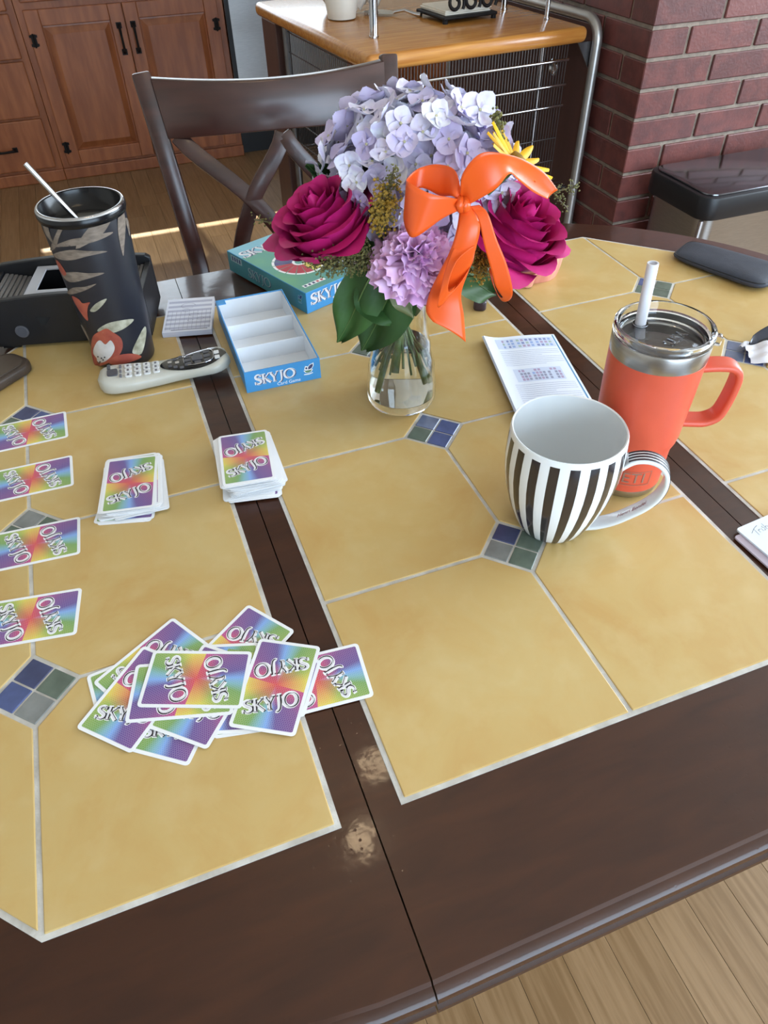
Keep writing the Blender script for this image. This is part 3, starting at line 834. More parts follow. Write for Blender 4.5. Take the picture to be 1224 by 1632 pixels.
M_napk = mat('paper_napkin', sr(232, 222, 206), 0.85, var=0.08, scale=15)
for k in range(3):
    o = MB().box(0.012, 0.152, 0.016, 0.142, 0, 0.0035).build('napkin', M_napk, bevel=0.001)
    o.location = (nh0.x, nh0.y, CZ + 0.0162 + 0.0037 * k); o.rotation_euler = (0, 0, R_(7 + (0, 1.5, -1)[k])); tag(o, 'folded white paper napkin lying in the wrought iron holder', 'napkin', 'napkins in the iron holder')

# ================================================================== pendant over the table (above the frame)
pd = empty('ceiling_lamp', 'three bulb ceiling lamp hanging over the dining table', 'lamp', (0.06, 0.30, HC))
MB().lathe([(0.06, -0.02), (0.065, 0.0)], 24).build('canopy', M_chrome, pd, smooth=40)
MB().tube([(0, 0, -0.02), (0, 0, -0.40)], 0.006, 8).build('stem', M_chrome, pd)
M_bulb, nt, b_ = newmat('lit_bulb'); b_.inputs['Emission Color'].default_value = (1.0, 0.72, 0.42, 1); b_.inputs['Emission Strength'].default_value = 18
M_bulb.cycles.emission_sampling = 'NONE'
for k in range(3):
    a = R_(30 + 120 * k); c = (0.13 * math.cos(a), 0.13 * math.sin(a), -0.44)
    MB().tube([(0, 0, -0.40), (c[0], c[1], -0.40), (c[0], c[1], -0.415)], 0.005, 8).build('arm', M_chrome, pd)
    MB().lathe([(0.001, -0.035), (0.018, -0.028), (0.025, -0.01), (0.02, 0.01), (0.012, 0.024)], 16, c).build('bulb', M_bulb, pd, smooth=180)
    l = bpy.data.lights.new('bulb_light', 'POINT'); l.energy = 2.1; l.color = (1.0, 0.76, 0.48); l.shadow_soft_size = 0.028
    lo_ = bpy.data.objects.new('bulb_light', l); COL.objects.link(lo_); lo_.location = (0.06 + c[0], 0.30 + c[1], HC + c[2] - 0.02)
# ================================================================== lettering drawn as strokes
def bez(pts, n=10):
    """Catmull-Rom through 2-D points"""
    out = []; P = [pts[0]] + list(pts) + [pts[-1]]
    for i in range(1, len(P) - 2):
        for k in range(n):
            t = k / n; a, b, c, d = P[i - 1], P[i], P[i + 1], P[i + 2]
            out.append(tuple(0.5 * (2 * b[j] + (c[j] - a[j]) * t + (2 * a[j] - 5 * b[j] + 4 * c[j] - d[j]) * t * t + (3 * b[j] - a[j] - 3 * c[j] + d[j]) * t ** 3) for j in range(2)))
    out.append(tuple(pts[-1])); return out
def strokes_skyjo():
    """list of (points, widths) ; letters 1 unit high"""
    S_ = []
    def st(pts, w0, w1=None, n=6, prof=None):
        q = bez(pts, n) if len(pts) > 2 else [pts[0], pts[1]]
        k = len(q)
        if prof: w = [prof(i / (k - 1)) for i in range(k)]
        else: w = [lerp(w0, w1 if w1 is not None else w0, i / (k - 1)) for i in range(k)]
        S_.append((q, w))
    # S
    st([(0.56, 0.80), (0.44, 0.93), (0.26, 0.94), (0.13, 0.82), (0.17, 0.64), (0.36, 0.50), (0.53, 0.36), (0.55, 0.17), (0.40, 0.03), (0.20, 0.05), (0.06, 0.18)], 0.1, prof=lambda t: 0.07 + 0.13 * math.sin(math.pi * t) ** 1.5)
    st([(0.58, 0.98), (0.56, 0.72)], 0.03, 0.10); st([(0.04, -0.02), (0.06, 0.28)], 0.03, 0.11)
    # K
    st([(0.80, 0.0), (0.80, 0.95)], 0.17); st([(0.66, 0.93), (0.96, 0.93)], 0.05); st([(0.66, 0.02), (0.96, 0.02)], 0.05)
    st([(1.28, 0.93), (0.84, 0.46)], 0.06); st([(0.90, 0.52), (1.12, 0.26), (1.38, -0.02)], 0.15, 0.15); st([(1.16, 0.94), (1.40, 0.94)], 0.05)
    # Y
    st([(1.44, 0.95), (1.72, 0.44)], 0.15); st([(2.02, 0.95), (1.74, 0.44)], 0.06); st([(1.72, 0.0), (1.72, 0.48)], 0.14)
    st([(1.32, 0.95), (1.58, 0.95)], 0.05); st([(1.90, 0.95), (2.12, 0.95)], 0.05); st([(1.58, 0.02), (1.87, 0.02)], 0.05)
    # J
    st([(2.38, 0.95), (2.38, 0.3), (2.33, -0.02), (2.20, -0.17), (2.08, -0.14)], 0.15, 0.04, 6); st([(2.22, 0.95), (2.54, 0.95)], 0.05)
    # O
    n = 22; q = []; w = []
    for i in range(n + 1):
        t = 2 * math.pi * i / n; q.append((3.08 + 0.44 * math.cos(t), 0.50 + 0.46 * math.sin(t))); w.append(0.06 + 0.11 * abs(math.cos(t)) ** 1.3)
    S_.append((q, w))
    return S_
SKYJO = strokes_skyjo(); SKW = 3.55
M_pw = mat('print_white', sr(244, 244, 246), 0.5, var=0.02)
M_pk = mat('print_black', sr(38, 32, 40), 0.5, var=0.1, scale=200)
M_pg = mat('print_light', sr(226, 224, 230), 0.5, var=0.03)
def skyjo_print(b, M, z=0.0, halo=0.17, mats=(0, 1, 2)):
    """white halo, dark shade and light face; three thin layers, placed by M (letters about 1 unit high, centred)"""
    st0 = len(b.v)
    for q, w in SKYJO:
        qq = [(x - SKW / 2, y - 0.45) for x, y in q]
        b.strip(qq, [k + halo for k in w], z, mats[0])
    for q, w in SKYJO:
        qq = [(x - SKW / 2 + 0.045, y - 0.45 - 0.02) for x, y in q]
        b.strip(qq, [k + 0.015 for k in w], z + 0.012, mats[1])
    for q, w in SKYJO:
        qq = [(x - SKW / 2 - 0.018, y - 0.45 + 0.01) for x, y in q]
        b.strip(qq, [max(0.015, k - 0.03) for k in w], z + 0.024, mats[2])
    b.xf(M, st0)

# ================================================================== the game cards
CW, CH_ = 0.056, 0.0875; CT = 0.00032
def card_print_material():
    m, nt, bs = newmat('rainbow_card_print'); N = nt.nodes; L = nt.links
    tc = N.new('ShaderNodeTexCoord'); sx = N.new('ShaderNodeSeparateXYZ'); L.new(tc.outputs['Object'], sx.inputs[0])
    def mth(op, a, b=None, c=None, clamp=False):
        n = N.new('ShaderNodeMath'); n.operation = op; n.use_clamp = clamp
        for i, v in enumerate((a, b, c)):
            if v is None: continue
            if isinstance(v, (int, float)): n.inputs[i].default_value = v
            else: L.new(v, n.inputs[i])
        return n.outputs[0]
    X, Y = sx.outputs[0], sx.outputs[1]
    yy = mth('MULTIPLY', Y, CW / CH_ * 1.05)
    # the dividing line leans a little, as on the card
    y2 = mth('MULTIPLY_ADD', X, 0.10, yy)
    ang = mth('ARCTAN2', y2, mth('MULTIPLY', X, -1.0))      # 0 at the left edge, growing clockwise over the top
    t = mth('FRACT', mth('ADD', mth('DIVIDE', ang, math.pi), 2.0))
    cr = N.new('ShaderNodeValToRGB'); E = cr.color_ramp.elements
    cols = [(0.0, sr(190, 66, 136)), (0.18, sr(122, 74, 138)), (0.38, sr(98, 76, 146)), (0.48, sr(122, 166, 226)), (0.56, sr(124, 178, 190)), (0.64, sr(116, 160, 84)), (0.80, sr(146, 172, 76)), (0.90, sr(220, 206, 80)), (1.0, sr(228, 210, 90))]
    E[0].position = 0.0; E[0].color = cols[0][1]; E[1].position = 1.0; E[1].color = cols[-1][1]
    for p, c in cols[1:-1]:
        e = E.new(p); e.color = c
    L.new(t, cr.inputs['Fac'])
    rr = mth('SQRT', mth('ADD', mth('POWER', mth('ABSOLUTE', mth('MULTIPLY', X, 1.0)), 2.0), mth('POWER', mth('ABSOLUTE', mth('MULTIPLY', Y, 1.25)), 2.0)))
    f = mth('SUBTRACT', 1.0, mth('DIVIDE', rr, 0.026), clamp=True)
    f = mth('MULTIPLY', mth('POWER', f, 0.8), 1.0, clamp=True)
    mx = N.new('ShaderNodeMix'); mx.data_type = 'RGBA'; L.new(f, mx.inputs['Factor']); L.new(cr.outputs[0], mx.inputs['A']); mx.inputs['B'].default_value = sr(214, 70, 70)
    # honeycomb of fine paler lines
    px = mth('DIVIDE', X, 0.0019); py = mth('DIVIDE', Y, 0.0019)
    def cellc(ox):
        ax = mth('SUBTRACT', mth('FRACT', mth('ADD', px, 40.0 + ox)), 0.5)
        ay = mth('MULTIPLY', mth('SUBTRACT', mth('FRACT', mth('ADD', mth('DIVIDE', py, 1.7320508), 40.0 + ox)), 0.5), 1.7320508)
        return ax, ay
    def hexd(ax, ay):
        ax = mth('ABSOLUTE', ax); ay = mth('ABSOLUTE', ay)
        return mth('MAXIMUM', ax, mth('ADD', mth('MULTIPLY', ax, 0.5), mth('MULTIPLY', ay, 0.8660254)))
    h = mth('MINIMUM', hexd(*cellc(0.0)), hexd(*cellc(0.5)))
    ln = N.new('ShaderNodeMapRange'); ln.inputs['From Min'].default_value = 0.36; ln.inputs['From Max'].default_value = 0.47; ln.inputs['To Max'].default_value = 0.24
    L.new(h, ln.inputs['Value'])
    m2 = N.new('ShaderNodeMix'); m2.data_type = 'RGBA'; L.new(ln.outputs[0], m2.inputs['Factor']); L.new(mx.outputs['Result'], m2.inputs['A']); m2.inputs['B'].default_value = sr(235, 225, 235)
    L.new(m2.outputs['Result'], bs.inputs['Base Color'])
    setp(bs, rough=0.38)
    return m
M_cprint = card_print_material()
M_card = mat('card_stock', sr(240, 241, 244), 0.45, var=0.03, scale=40)
card_me = MB().prism(rrect(-CW / 2, CW / 2, -CH_ / 2, CH_ / 2, 0.0036, 4), 0, CT).mesh('card', M_card)
BD = 0.0030
cp = MB(); P = rrect(-CW / 2 + BD, CW / 2 - BD, -CH_ / 2 + BD, CH_ / 2 - BD, 0.0014, 3)
cp.add([(x, y, CT + 0.00003) for x, y in P], [tuple(range(len(P)))])
cprint_me = cp.mesh('printed_back', M_cprint)
cl = MB(); sc_ = 0.0128
for rot in (0, 180):
    Mx = Matrix.Rotation(R_(rot), 4, 'Z') @ Matrix.Translation((0.0, -0.0182, CT + 0.00006)) @ Matrix.Rotation(R_(20), 4, 'Z') @ Matrix.Diagonal((sc_, sc_ * 1.02, 0.0028, 1)) 
    # letters swell towards the O
    st0 = len(cl.v); skyjo_print(cl, Matrix.Identity(4))
    for i in range(st0, len(cl.v)):
        x, y, z = cl.v[i]; g_ = 1.0 + 0.07 * x
        cl.v[i] = (x * 1.0, y * g_, z)
    cl.xf(Mx, st0)
clet_me = cl.mesh('lettering', [M_pw, M_pk, M_pg])
TABLE_Z = ZT
def make_card(label, loc, rz, group, tilt=None, full=True):
    o = bpy.data.objects.new('playing_card', card_me); COL.objects.link(o)
    o.location = loc; o.rotation_euler = (tilt[0], tilt[1], rz) if tilt else (0, 0, rz)
    tag(o, label, 'card', group)
    if full:
        link(bpy.data.objects.new('printed_back', cprint_me), o)
        link(bpy.data.objects.new('lettering', clet_me), o)
    return o
CORN = {'TL': (-CW / 2, CH_ / 2), 'TR': (CW / 2, CH_ / 2), 'BR': (CW / 2, -CH_ / 2), 'BL': (-CW / 2, -CH_ / 2)}
def fit_card(corners, z):
    """rigid fit of the card to two or more picture corners"""
    A = [CORN[k] for k in corners]; B = [atZ(p[0], p[1], z) for p in corners.values()]
    ca = (sum(p[0] for p in A) / len(A), sum(p[1] for p in A) / len(A)); cb = (sum(p.x for p in B) / len(B), sum(p.y for p in B) / len(B))
    s = sum((a[0] - ca[0]) * (b.y - cb[1]) - (a[1] - ca[1]) * (b.x - cb[0]) for a, b in zip(A, B))
    c = sum((a[0] - ca[0]) * (b.x - cb[0]) + (a[1] - ca[1]) * (b.y - cb[1]) for a, b in zip(A, B))
    th = math.atan2(s, c)
    return Vector((cb[0] - (ca[0] * math.cos(th) - ca[1] * math.sin(th)), cb[1] - (ca[0] * math.sin(th) + ca[1] * math.cos(th)), z)), th
def pc(x, y, o=(100, 940), s=2.354): return (o[0] + x / s, o[1] + y / s)
# loose pile near the seam, from the bottom up
PILE = [
 ('left corner peeping out under the fanned cards, mostly hidden', 0, {'BL': pc(98, 362), 'BR': pc(128, 480)}),
 ('lowest of the pile with only its blue and purple bottom edge showing', 0, {'BR': pc(452, 658), 'BL': pc(248, 604)}),
 ('pointing away at the back of the pile with a purple corner', 0, {'TL': pc(700, 57), 'TR': pc(868, 152)}),
 ('lying across the wooden seam strip apart from the pile', 0, {'TL': pc(1108, 203), 'TR': pc(1168, 395)}),
 ('showing only a green lower corner between two others of the pile', 0, {'BL': pc(578, 558), 'BR': pc(815, 522)}),
 ('slanting at the back left of the pile, half covered', 1, {'TL': pc(413, 104), 'BL': pc(113, 348)}),
 ('under the topmost card with a blue strip behind', 1, {'TL': pc(505, 209), 'TR': pc(735, 198)}),
 ('beneath the upright card with a blue sliver showing', 1, {'TL': pc(972, 262), 'TR': pc(905, 483)}),
 ('fanned out furthest towards the mosaic diamond', 2, {'BL': pc(52, 515), 'BR': pc(258, 612), 'TL': pc(300, 215)}),
 ('at the front of the pile under two others, green to purple edge', 2, {'BL': pc(318, 517), 'BR': pc(540, 600)}),
 ('directly beneath the topmost card and nearly parallel to it', 3, {'BL': pc(275, 283), 'BR': pc(232, 500)}),
 ('lying upright beside the topmost card with its letters readable', 3, {'TL': pc(738, 183), 'TR': pc(968, 215), 'BR': pc(870, 551), 'BL': pc(622, 512)}),
 ('topmost of the loose pile, fully visible', 4, {'BL': pc(340, 228), 'TL': pc(712, 232), 'TR': pc(672, 447), 'BR': pc(277, 440)}),
]
for i, (txt, lev, cs) in enumerate(PILE):
    z = TABLE_Z + 0.0002 + lev * 0.00062 + i * 0.00001
    p, th = fit_card(cs, z)
    make_card('rainbow game card ' + txt, p, th, 'loose pile of game cards')
# four dealt cards in a row towards the table end
DEALT = [('dealt game card on the tile beside the notepad end, furthest of the row along the grout', {'TL': (105, 655), 'TR': (109, 697)}),
         ('dealt game card second in the row from the black shuffler', {'TL': (115, 724), 'TR': (118, 775)}),
         ('dealt game card third in the row from the black shuffler, over a mosaic diamond', {'TL': (128, 824), 'TR': (128, 882)}),
         ('dealt game card at the end of the row next to the loose pile', {'TL': (131, 936), 'TR': (122, 1012)})]
DEALT[0] = ('dealt game card first in the row from the black shuffler', DEALT[0][1])
for i, (txt, cs) in enumerate(DEALT):
    p, th = fit_card(cs, TABLE_Z + 0.0002)
    make_card('rainbow ' + txt, p, th, 'dealt row of game cards')
# two squared stacks
def stack(name, topc, n, seed, offs):
    rd = random.Random(seed); dz = 0.00043
    p, th = fit_card(topc, TABLE_Z + n * dz)
    for k in range(n):
        last = (k == n - 1)
        dx, dy, da = (0, 0, 0) if last else (rd.gauss(0, 0.0011), rd.gauss(0, 0.0011), rd.gauss(0, 0.022))
        for (k0, k1, ox, oy, oa) in offs:
            if k0 <= k < k1: dx += ox; dy += oy; da += oa
        loc = (p.x + dx, p.y + dy, TABLE_Z + 0.0002 + k * dz)
        lab = 'top game card of the stack ' + name if last else 'game card inside the stack ' + name
        make_card(lab, loc, th + da, 'stack of game cards ' + name, full=last or k > n - 5 or k < 4)
ps = lambda x, y: pc(x, y, (130, 660), 3.497)
stack('lying on the yellow tile', {'TL': ps(140, 250), 'TR': ps(425, 222), 'BR': ps(408, 525), 'BL': ps(105, 560)}, 30, 5, [(0, 3, -0.002, -0.004, -0.1), (3, 8, -0.004, 0.002, 0.03), (8, 16, 0.006, -0.001, 0.12), (20, 29, 0.003, 0.0015, 0.03), (28, 29, -0.006, -0.001, 0.0)])
stack('straddling the wooden seam', {'TL': ps(768, 130), 'TR': ps(1025, 85), 'BR': ps(1070, 360), 'BL': ps(800, 395)}, 50, 9, [(0, 6, -0.001, -0.002, -0.05), (1, 4, 0.004, -0.005, 0.02), (6, 38, 0.004, 0.0, 0.05), (16, 28, 0.001, 0.0, 0.06), (42, 46, -0.003, 0.001, 0.03)])
# ================================================================== game box tray and lid
M_boxblue = mat('box_blue', sr(66, 150, 214), 0.42, var=0.08, scale=20)
M_boxteal = mat('box_teal', sr(58, 120, 130), 0.42, var=0.25, scale=14, col2=sr(70, 140, 150))
M_boxwhite = mat('box_inside_white', sr(226, 230, 236), 0.6, var=0.05, scale=15)
M_boxgreen = mat('box_green_art', sr(112, 168, 132), 0.40, var=0.35, scale=12, col2=sr(90, 150, 150))
M_paleblue = mat('box_pale_blue', sr(134, 190, 208), 0.40, var=0.15, scale=14)
M_pnavy = mat('print_navy', sr(58, 66, 110), 0.5, var=0.1)
M_pgreen = mat('print_green', sr(96, 140, 110), 0.5, var=0.1)
M_pred = mat('print_red', sr(196, 78, 92), 0.5, var=0.2, scale=60)
M_pyel = mat('print_yellow', sr(226, 208, 110), 0.5, var=0.15, scale=60)
M_ppurp = mat('print_violet', sr(110, 106, 150), 0.5, var=0.3, scale=50)

def cup_logo(b, M, mats):
    """sprouting-bowl emblem: white outline, dark leaf, green bowl, white base"""
    st = len(b.v); w, d, g = mats
    leaf = [(0.05, 0.1), (0.55, 0.25), (0.8, 0.62), (0.82, 1.0), (0.35, 0.85), (0.05, 0.5)]
    def grow(P, k):
        cx = sum(p[0] for p in P) / len(P); cy = sum(p[1] for p in P) / len(P)
        return [(cx + (x - cx) * k, cy + (y - cy) * k) for x, y in P]
    def poly(P, z, m): b.add([(x, y, z) for x, y in P], [tuple(range(len(P)))], m)
    bowl = [(-0.55, 0.0), (-0.35, -0.32), (0.0, -0.42), (0.4, -0.32), (0.6, 0.0)]
    poly(grow(leaf, 1.35), 0, w); poly(leaf, 0.02, d)
    l2 = [(-0.05, 0.1), (-0.5, 0.25), (-0.35, 0.7), (-0.05, 0.6)]
    poly(grow(l2, 1.4), 0, w); poly(grow(l2, 0.7), 0.02, d)
    poly(grow(bowl, 1.3), 0.01, w); poly(bowl, 0.03, g)
    poly([(-0.7, -0.72), (0.1, -0.78), (0.75, -0.62), (0.7, -0.5), (0.0, -0.58), (-0.65, -0.55)], 0.01, w)
    b.xf(M, st)
def frame3(o, x, y):
    """matrix with origin o, x axis x, y axis y (world vectors), z = x cross y"""
    x = Vector(x).normalized(); y = Vector(y).normalized(); z = x.cross(y)
    M = Matrix.Identity(4)
    for i in range(3): M[i][0] = x[i]; M[i][1] = y[i]; M[i][2] = z[i]; M[i][3] = o[i]
    return M
TWd, TLn, THt = 0.0985, 0.2010, 0.0300
tr = empty('game_box_tray', 'blue game box bottom with three white compartments standing open', 'box', (0.0125, 0.5655, TABLE_Z + 0.0002), R_(-1.0))
t_ = 0.0015
w_ = MB(); w_.box(0, TWd, 0, t_, 0, THt); w_.box(0, TWd, TLn - t_, TLn, 0, THt); w_.box(0, t_, t_, TLn - t_, 0, THt); w_.box(TWd - t_, TWd, t_, TLn - t_, 0, THt)
w_.build('outer_wall', M_boxblue, tr)
MB().box(t_, TWd - t_, t_, TLn - t_, 0, 0.0012).build('floor_card', M_boxwhite, tr)
ins = MB(); e = 0.0011; i0 = t_ + 0.0002
ins.box(i0, TWd - i0, i0, i0 + e, 0.0012, THt - 0.001); ins.box(i0, TWd - i0, TLn - i0 - e, TLn - i0, 0.0012, THt - 0.0012)
ins.box(i0, i0 + e, i0 + e, TLn - i0 - e, 0.0012, THt - 0.001); ins.box(TWd - i0 - e, TWd - i0, i0 + e, TLn - i0 - e, 0.0012, THt - 0.001)
ins.build('white_liner', M_boxwhite, tr)
for yy in (0.070, 0.132):
    d_ = MB().box(i0 + e, TWd - i0 - e, yy, yy + 0.0012, 0.0012, THt - 0.006).build('divider', M_boxwhite, tr)
    MB().box(i0 + e, i0 + e + 0.0012, yy - 0.012, yy, 0.006, THt - 0.0035).build('divider_tab', M_boxwhite, d_)
MB().box(i0, 0.013, TLn - 0.014, TLn - i0, THt - 0.0012, THt + 0.0002).build('corner_flap', M_boxblue, tr, bevel=0.0003)
pr_ = MB()
Mf = Matrix.Translation((0.0385, -0.00008, 0.0158)) @ Matrix.Rotation(R_(90), 4, 'X')
skyjo_print(pr_, Mf @ Matrix.Diagonal((0.0148, 0.0140, 0.002, 1)), halo=0.11)
cup_logo(pr_, Mf @ Matrix.Translation((0.0435, -0.0005, 0)) @ Matrix.Diagonal((0.0085, 0.0085, 0.002, 1)), (0, 3, 4))
pr_.build('printed_front', [M_pw, M_pnavy, M_pg, M_pnavy, M_pgreen], tr)
text_mesh('Card Game', 0.0066, M_pw, 'printed_caption', tr, Matrix.Translation((0.0555, -0.0001, 0.0042)) @ Matrix.Rotation(R_(90), 4, 'X'))

LH = 0.0345
la = atZ(487, 468, H + LH); lb_ = atZ(362, 400, H + LH)
ldir = Vector((lb_.x - la.x, lb_.y - la.y, 0)).normalized(); lrot = math.atan2(ldir.y, ldir.x) - R_(90)
ld = empty('game_box_cover', 'teal and green game box lid with a printed wheel of cards, lying flat', 'box', (la.x, la.y, TABLE_Z + 0.0002), lrot)
LW_, LL_ = 0.1005, 0.2030
LZ = H + LH - TABLE_Z
lm = MB().box(0, LW_, 0, LL_, 0, LZ)
lm.m = [1, 2, 3, 1, 1, 1]
lm.build('lid_shell', [M_boxblue, M_boxteal, M_boxgreen, M_boxblue], ld, bevel=0.0006, seg=1)
art = MB(); zt_ = LZ + 0.00006
art.add([(0.0008, LL_ * 0.80, zt_), (LW_ - 0.0008, LL_ * 0.80, zt_), (LW_ - 0.0008, LL_ - 0.0008, zt_), (0.0008, LL_ - 0.0008, zt_)], [(0, 1, 2, 3)], 3)
ART_B = art; art = MB()
# wheel of cards
cw = Vector((0.056, 0.088)); rw0, rw1 = 0.006, 0.038
for k in range(16):
    a0 = R_(k * 22.5 + 1.2); a1 = R_((k + 1) * 22.5 - 1.2)
    c = 6 if k in (7, 8, 9, 10, 11) else (7 if k in (12, 13, 14, 15, 0, 1) else (4 if k in (2, 3) else 5))
    def arc(r0, r1, z, m, a0=a0, a1=a1):
        n_ = 4; P = [(cw.x + r0 * math.cos(lerp(a0, a1, i / n_)), cw.y + r0 * 1.05 * math.sin(lerp(a0, a1, i / n_)), z) for i in range(n_ + 1)]
        P += [(cw.x + r1 * math.cos(lerp(a1, a0, i / n_)), cw.y + r1 * 1.05 * math.sin(lerp(a1, a0, i / n_)), z) for i in range(n_ + 1)]
        art.add(P, [tuple(range(len(P)))], m)
    arc(rw0, rw1 + 0.003, zt_ + 0.00004, 0); arc(rw0 + 0.004, rw1 - 0.001, zt_ + 0.00008, c)
n_ = 16
art.add([(cw.x + 0.009 + 0.012 * math.cos(2 * math.pi * i / n_), cw.y + 0.028 + 0.012 * math.sin(2 * math.pi * i / n_), zt_ + 0.00012) for i in range(n_)], [tuple(range(n_))], 5)
art_w = art; art = MB(); skyjo_print(art, Matrix.Translation((LW_ * 0.47, LL_ * 0.83, zt_ + 0.0001)) @ Matrix.Diagonal((0.0235, 0.022, 0.003, 1)), halo=0.09)
ART_T = art; ART_W = art_w; art = MB()
# small white info panels
art.add([(0.010, 0.014, zt_ + 0.0001), (0.050, 0.014, zt_ + 0.0001), (0.050, 0.022, zt_ + 0.0001), (0.010, 0.022, zt_ + 0.0001)], [(0, 1, 2, 3)], 0)
for k in range(5): art.add([(0.0125 + 0.0075 * k, 0.0155, zt_ + 0.00014), (0.0165 + 0.0075 * k, 0.0155, zt_ + 0.00014), (0.0165 + 0.0075 * k, 0.0205, zt_ + 0.00014), (0.0125 + 0.0075 * k, 0.0205, zt_ + 0.00014)], [(0, 1, 2, 3)], 1 if k < 3 else 6)
PM = [M_pw, M_pnavy, M_pg, M_paleblue, M_pgreen, M_ppurp, M_pred, M_pyel, mat('print_grey', sr(150, 176, 180), 0.5, var=0.05)]
art.build('printed_info', PM, ld); ART_W.build('printed_wheel', PM, ld); ART_B.build('printed_band', PM, ld); ART_T.build('printed_title', PM, ld); art = MB()
# front end
Mf = Matrix.Translation((0.044, -0.00008, 0.019)) @ Matrix.Rotation(R_(90), 4, 'X')
skyjo_print(art, Mf @ Matrix.Diagonal((0.0200, 0.0165, 0.002, 1)), halo=0.09)
art.build('printed_end', PM, ld); art = MB()
# long left side
Ms = Matrix.Translation((-0.00008, 0.118, 0.015)) @ Matrix.Rotation(R_(-90), 4, 'Z') @ Matrix.Rotation(R_(90), 4, 'X')
skyjo_print(art, Ms @ Matrix.Diagonal((0.0165, 0.0150, 0.002, 1)), mats=(8, 1, 8), halo=0.06)
art.build('printed_side_title', PM, ld); art = MB()
cup_logo(art, Matrix.Translation((-0.00008, 0.016, 0.018)) @ Matrix.Rotation(R_(-90), 4, 'Z') @ Matrix.Rotation(R_(90), 4, 'X') @ Matrix.Diagonal((0.007, 0.008, 0.002, 1)), (8, 1, 4))
art.build('printed_emblem', PM, ld); art = MB()
art.add([(-0.00008, 0.193, 0.020), (-0.00008, 0.163, 0.020), (-0.00008, 0.163, 0.030), (-0.00008, 0.193, 0.030)], [(0, 1, 2, 3)], 8)
for k in range(4): art.add([(-0.00012, 0.190 - 0.0065 * k, 0.0215), (-0.00012, 0.186 - 0.0065 * k, 0.0215), (-0.00012, 0.186 - 0.0065 * k, 0.0285), (-0.00012, 0.190 - 0.0065 * k, 0.0285)], [(0, 1, 2, 3)], 1)
art.build('printed_side', PM, ld)

# ================================================================== score pad
def rect_fit(p0, p1, p3):
    """origin and angle from three world points (near-left, near-right, far-left)"""
    x = Vector((p1.x - p0.x, p1.y - p0.y)); return math.atan2(x.y, x.x), x.length
z_ = TABLE_Z + 0.0075
a, b_, d_ = atZ(258, 531, z_), atZ(337, 525, z_), atZ(263, 478, z_)
ang, wd = rect_fit(a, b_, d_); ln_ = 0.096
pad = empty('score_pad', 'white score pad with a printed grid and pencilled figures beside the black tumbler', 'notepad', (a.x, a.y, TABLE_Z + 0.0002), ang)
MB().box(0, wd, 0, ln_, 0, 0.0072).build('page_block', mat('paper_edges', sr(214, 216, 232), 0.8, var=0.12, scale=400, stretch=(0.02, 0.02, 1)), pad)
pg = MB()
def pgf(u, v): return (u * wd, v * ln_, 0.0074 + 0.0016 * max(0, v - 0.6) ** 2 * 6)
pg.grid(pgf, 2, 8).build('top_sheet', mat('score_sheet', sr(226, 228, 240), 0.7, var=0.02), pad)
ink = MB(); M_ink = mat('pencil_grey', sr(120, 122, 140), 0.7, var=0.1); M_band = mat('sheet_band', sr(186, 188, 208), 0.7, var=0.05)
for k in range(7):
    y0 = 0.008 + k * 0.0125
    def bf(u, v, y0=y0): 
        p = pgf(0.04 + 0.92 * u, (y0 + 0.006 * v) / ln_); return (p[0], p[1], p[2] + 0.00008)
    ink.grid(bf, 1, 1, 1)
for k in range(11):
    x = 0.004 + k * (wd - 0.008) / 10
    ink.add([(x - 0.00015, 0.006, 0.0076), (x + 0.00015, 0.006, 0.0076), (x + 0.00015, ln_ * 0.62, 0.0077), (x - 0.00015, ln_ * 0.62, 0.0077)], [(0, 1, 2, 3)], 0)
ink.box(0.012, wd - 0.006, 0.0045, 0.0062, 0.0074, 0.00755, 0)
for cx_, cy_, r_ in ((0.032, 0.074, 0.008), (0.030, 0.060, 0.004), (0.042, 0.046, 0.005), (0.052, 0.034, 0.004), (0.038, 0.030, 0.003)):
    q = [(cx_ + r_ * 1.3 * math.cos(t * 0.55), cy_ + r_ * math.sin(t * 0.55)) for t in range(11)]
    ink.strip(q, 0.0005, 0.0078 + 0.0016 * max(0, cy_ / ln_ - 0.6) ** 2 * 6 + 0.0002, 0)
ink.build('printed_grid', [M_ink, M_band], pad)

# ================================================================== rules leaflet
p0, p1, p3 = atZ(770, 541, H + 0.004), atZ(887, 541, H + 0.004), atZ(824, 640, H + 0.004)
lx = Vector((p1.x - p0.x, p1.y - p0.y, 0)); lw = lx.length; lang = math.atan2(lx.y, lx.x) + R_(9)
lf = empty('rules_leaflet', 'open white rules leaflet with rows of coloured card diagrams and a blue margin line', 'leaflet', (p0.x, p0.y, TABLE_Z + 0.0002), lang)
LLn = 0.205
M_leaf = mat('leaflet_paper', sr(228, 234, 246), 0.55, var=0.03, scale=20)
def lz(u, v, lift=0.0): return (u * lw + 0.006 * v * 0, -v * LLn, 0.0012 + lift + 0.007 * (1 - min(1, u * 3.2)) ** 2 * (1 - 0.3 * v) + 0.0022 * math.sin(math.pi * u))
for k in range(3):
    MB().grid(lambda u, v, k=k: (lz(u, v)[0] - 0.0012 * (2 - k), lz(u, v)[1], lz(u, v)[2] - 0.0004 * (2 - k) * 1.0), 14, 6).build('page', M_leaf, lf, smooth=180)
pt = MB()
def lq(u0, u1, v0, v1, m, h=0.00012):
    def f(u, v):
        p = lz(lerp(u0, u1, u), lerp(v0, v1, v)); return (p[0], p[1], p[2] + h)
    pt.grid(f, max(1, int((u1 - u0) * 12)), 1, m)
lq(0.955, 0.972, 0.01, 0.99, 0)                                     # blue margin line
lq(0.14, 0.94, 0.035, 0.155, 1)                                      # pale panel
rd = random.Random(12); cc = [2, 3, 4, 5, 6]
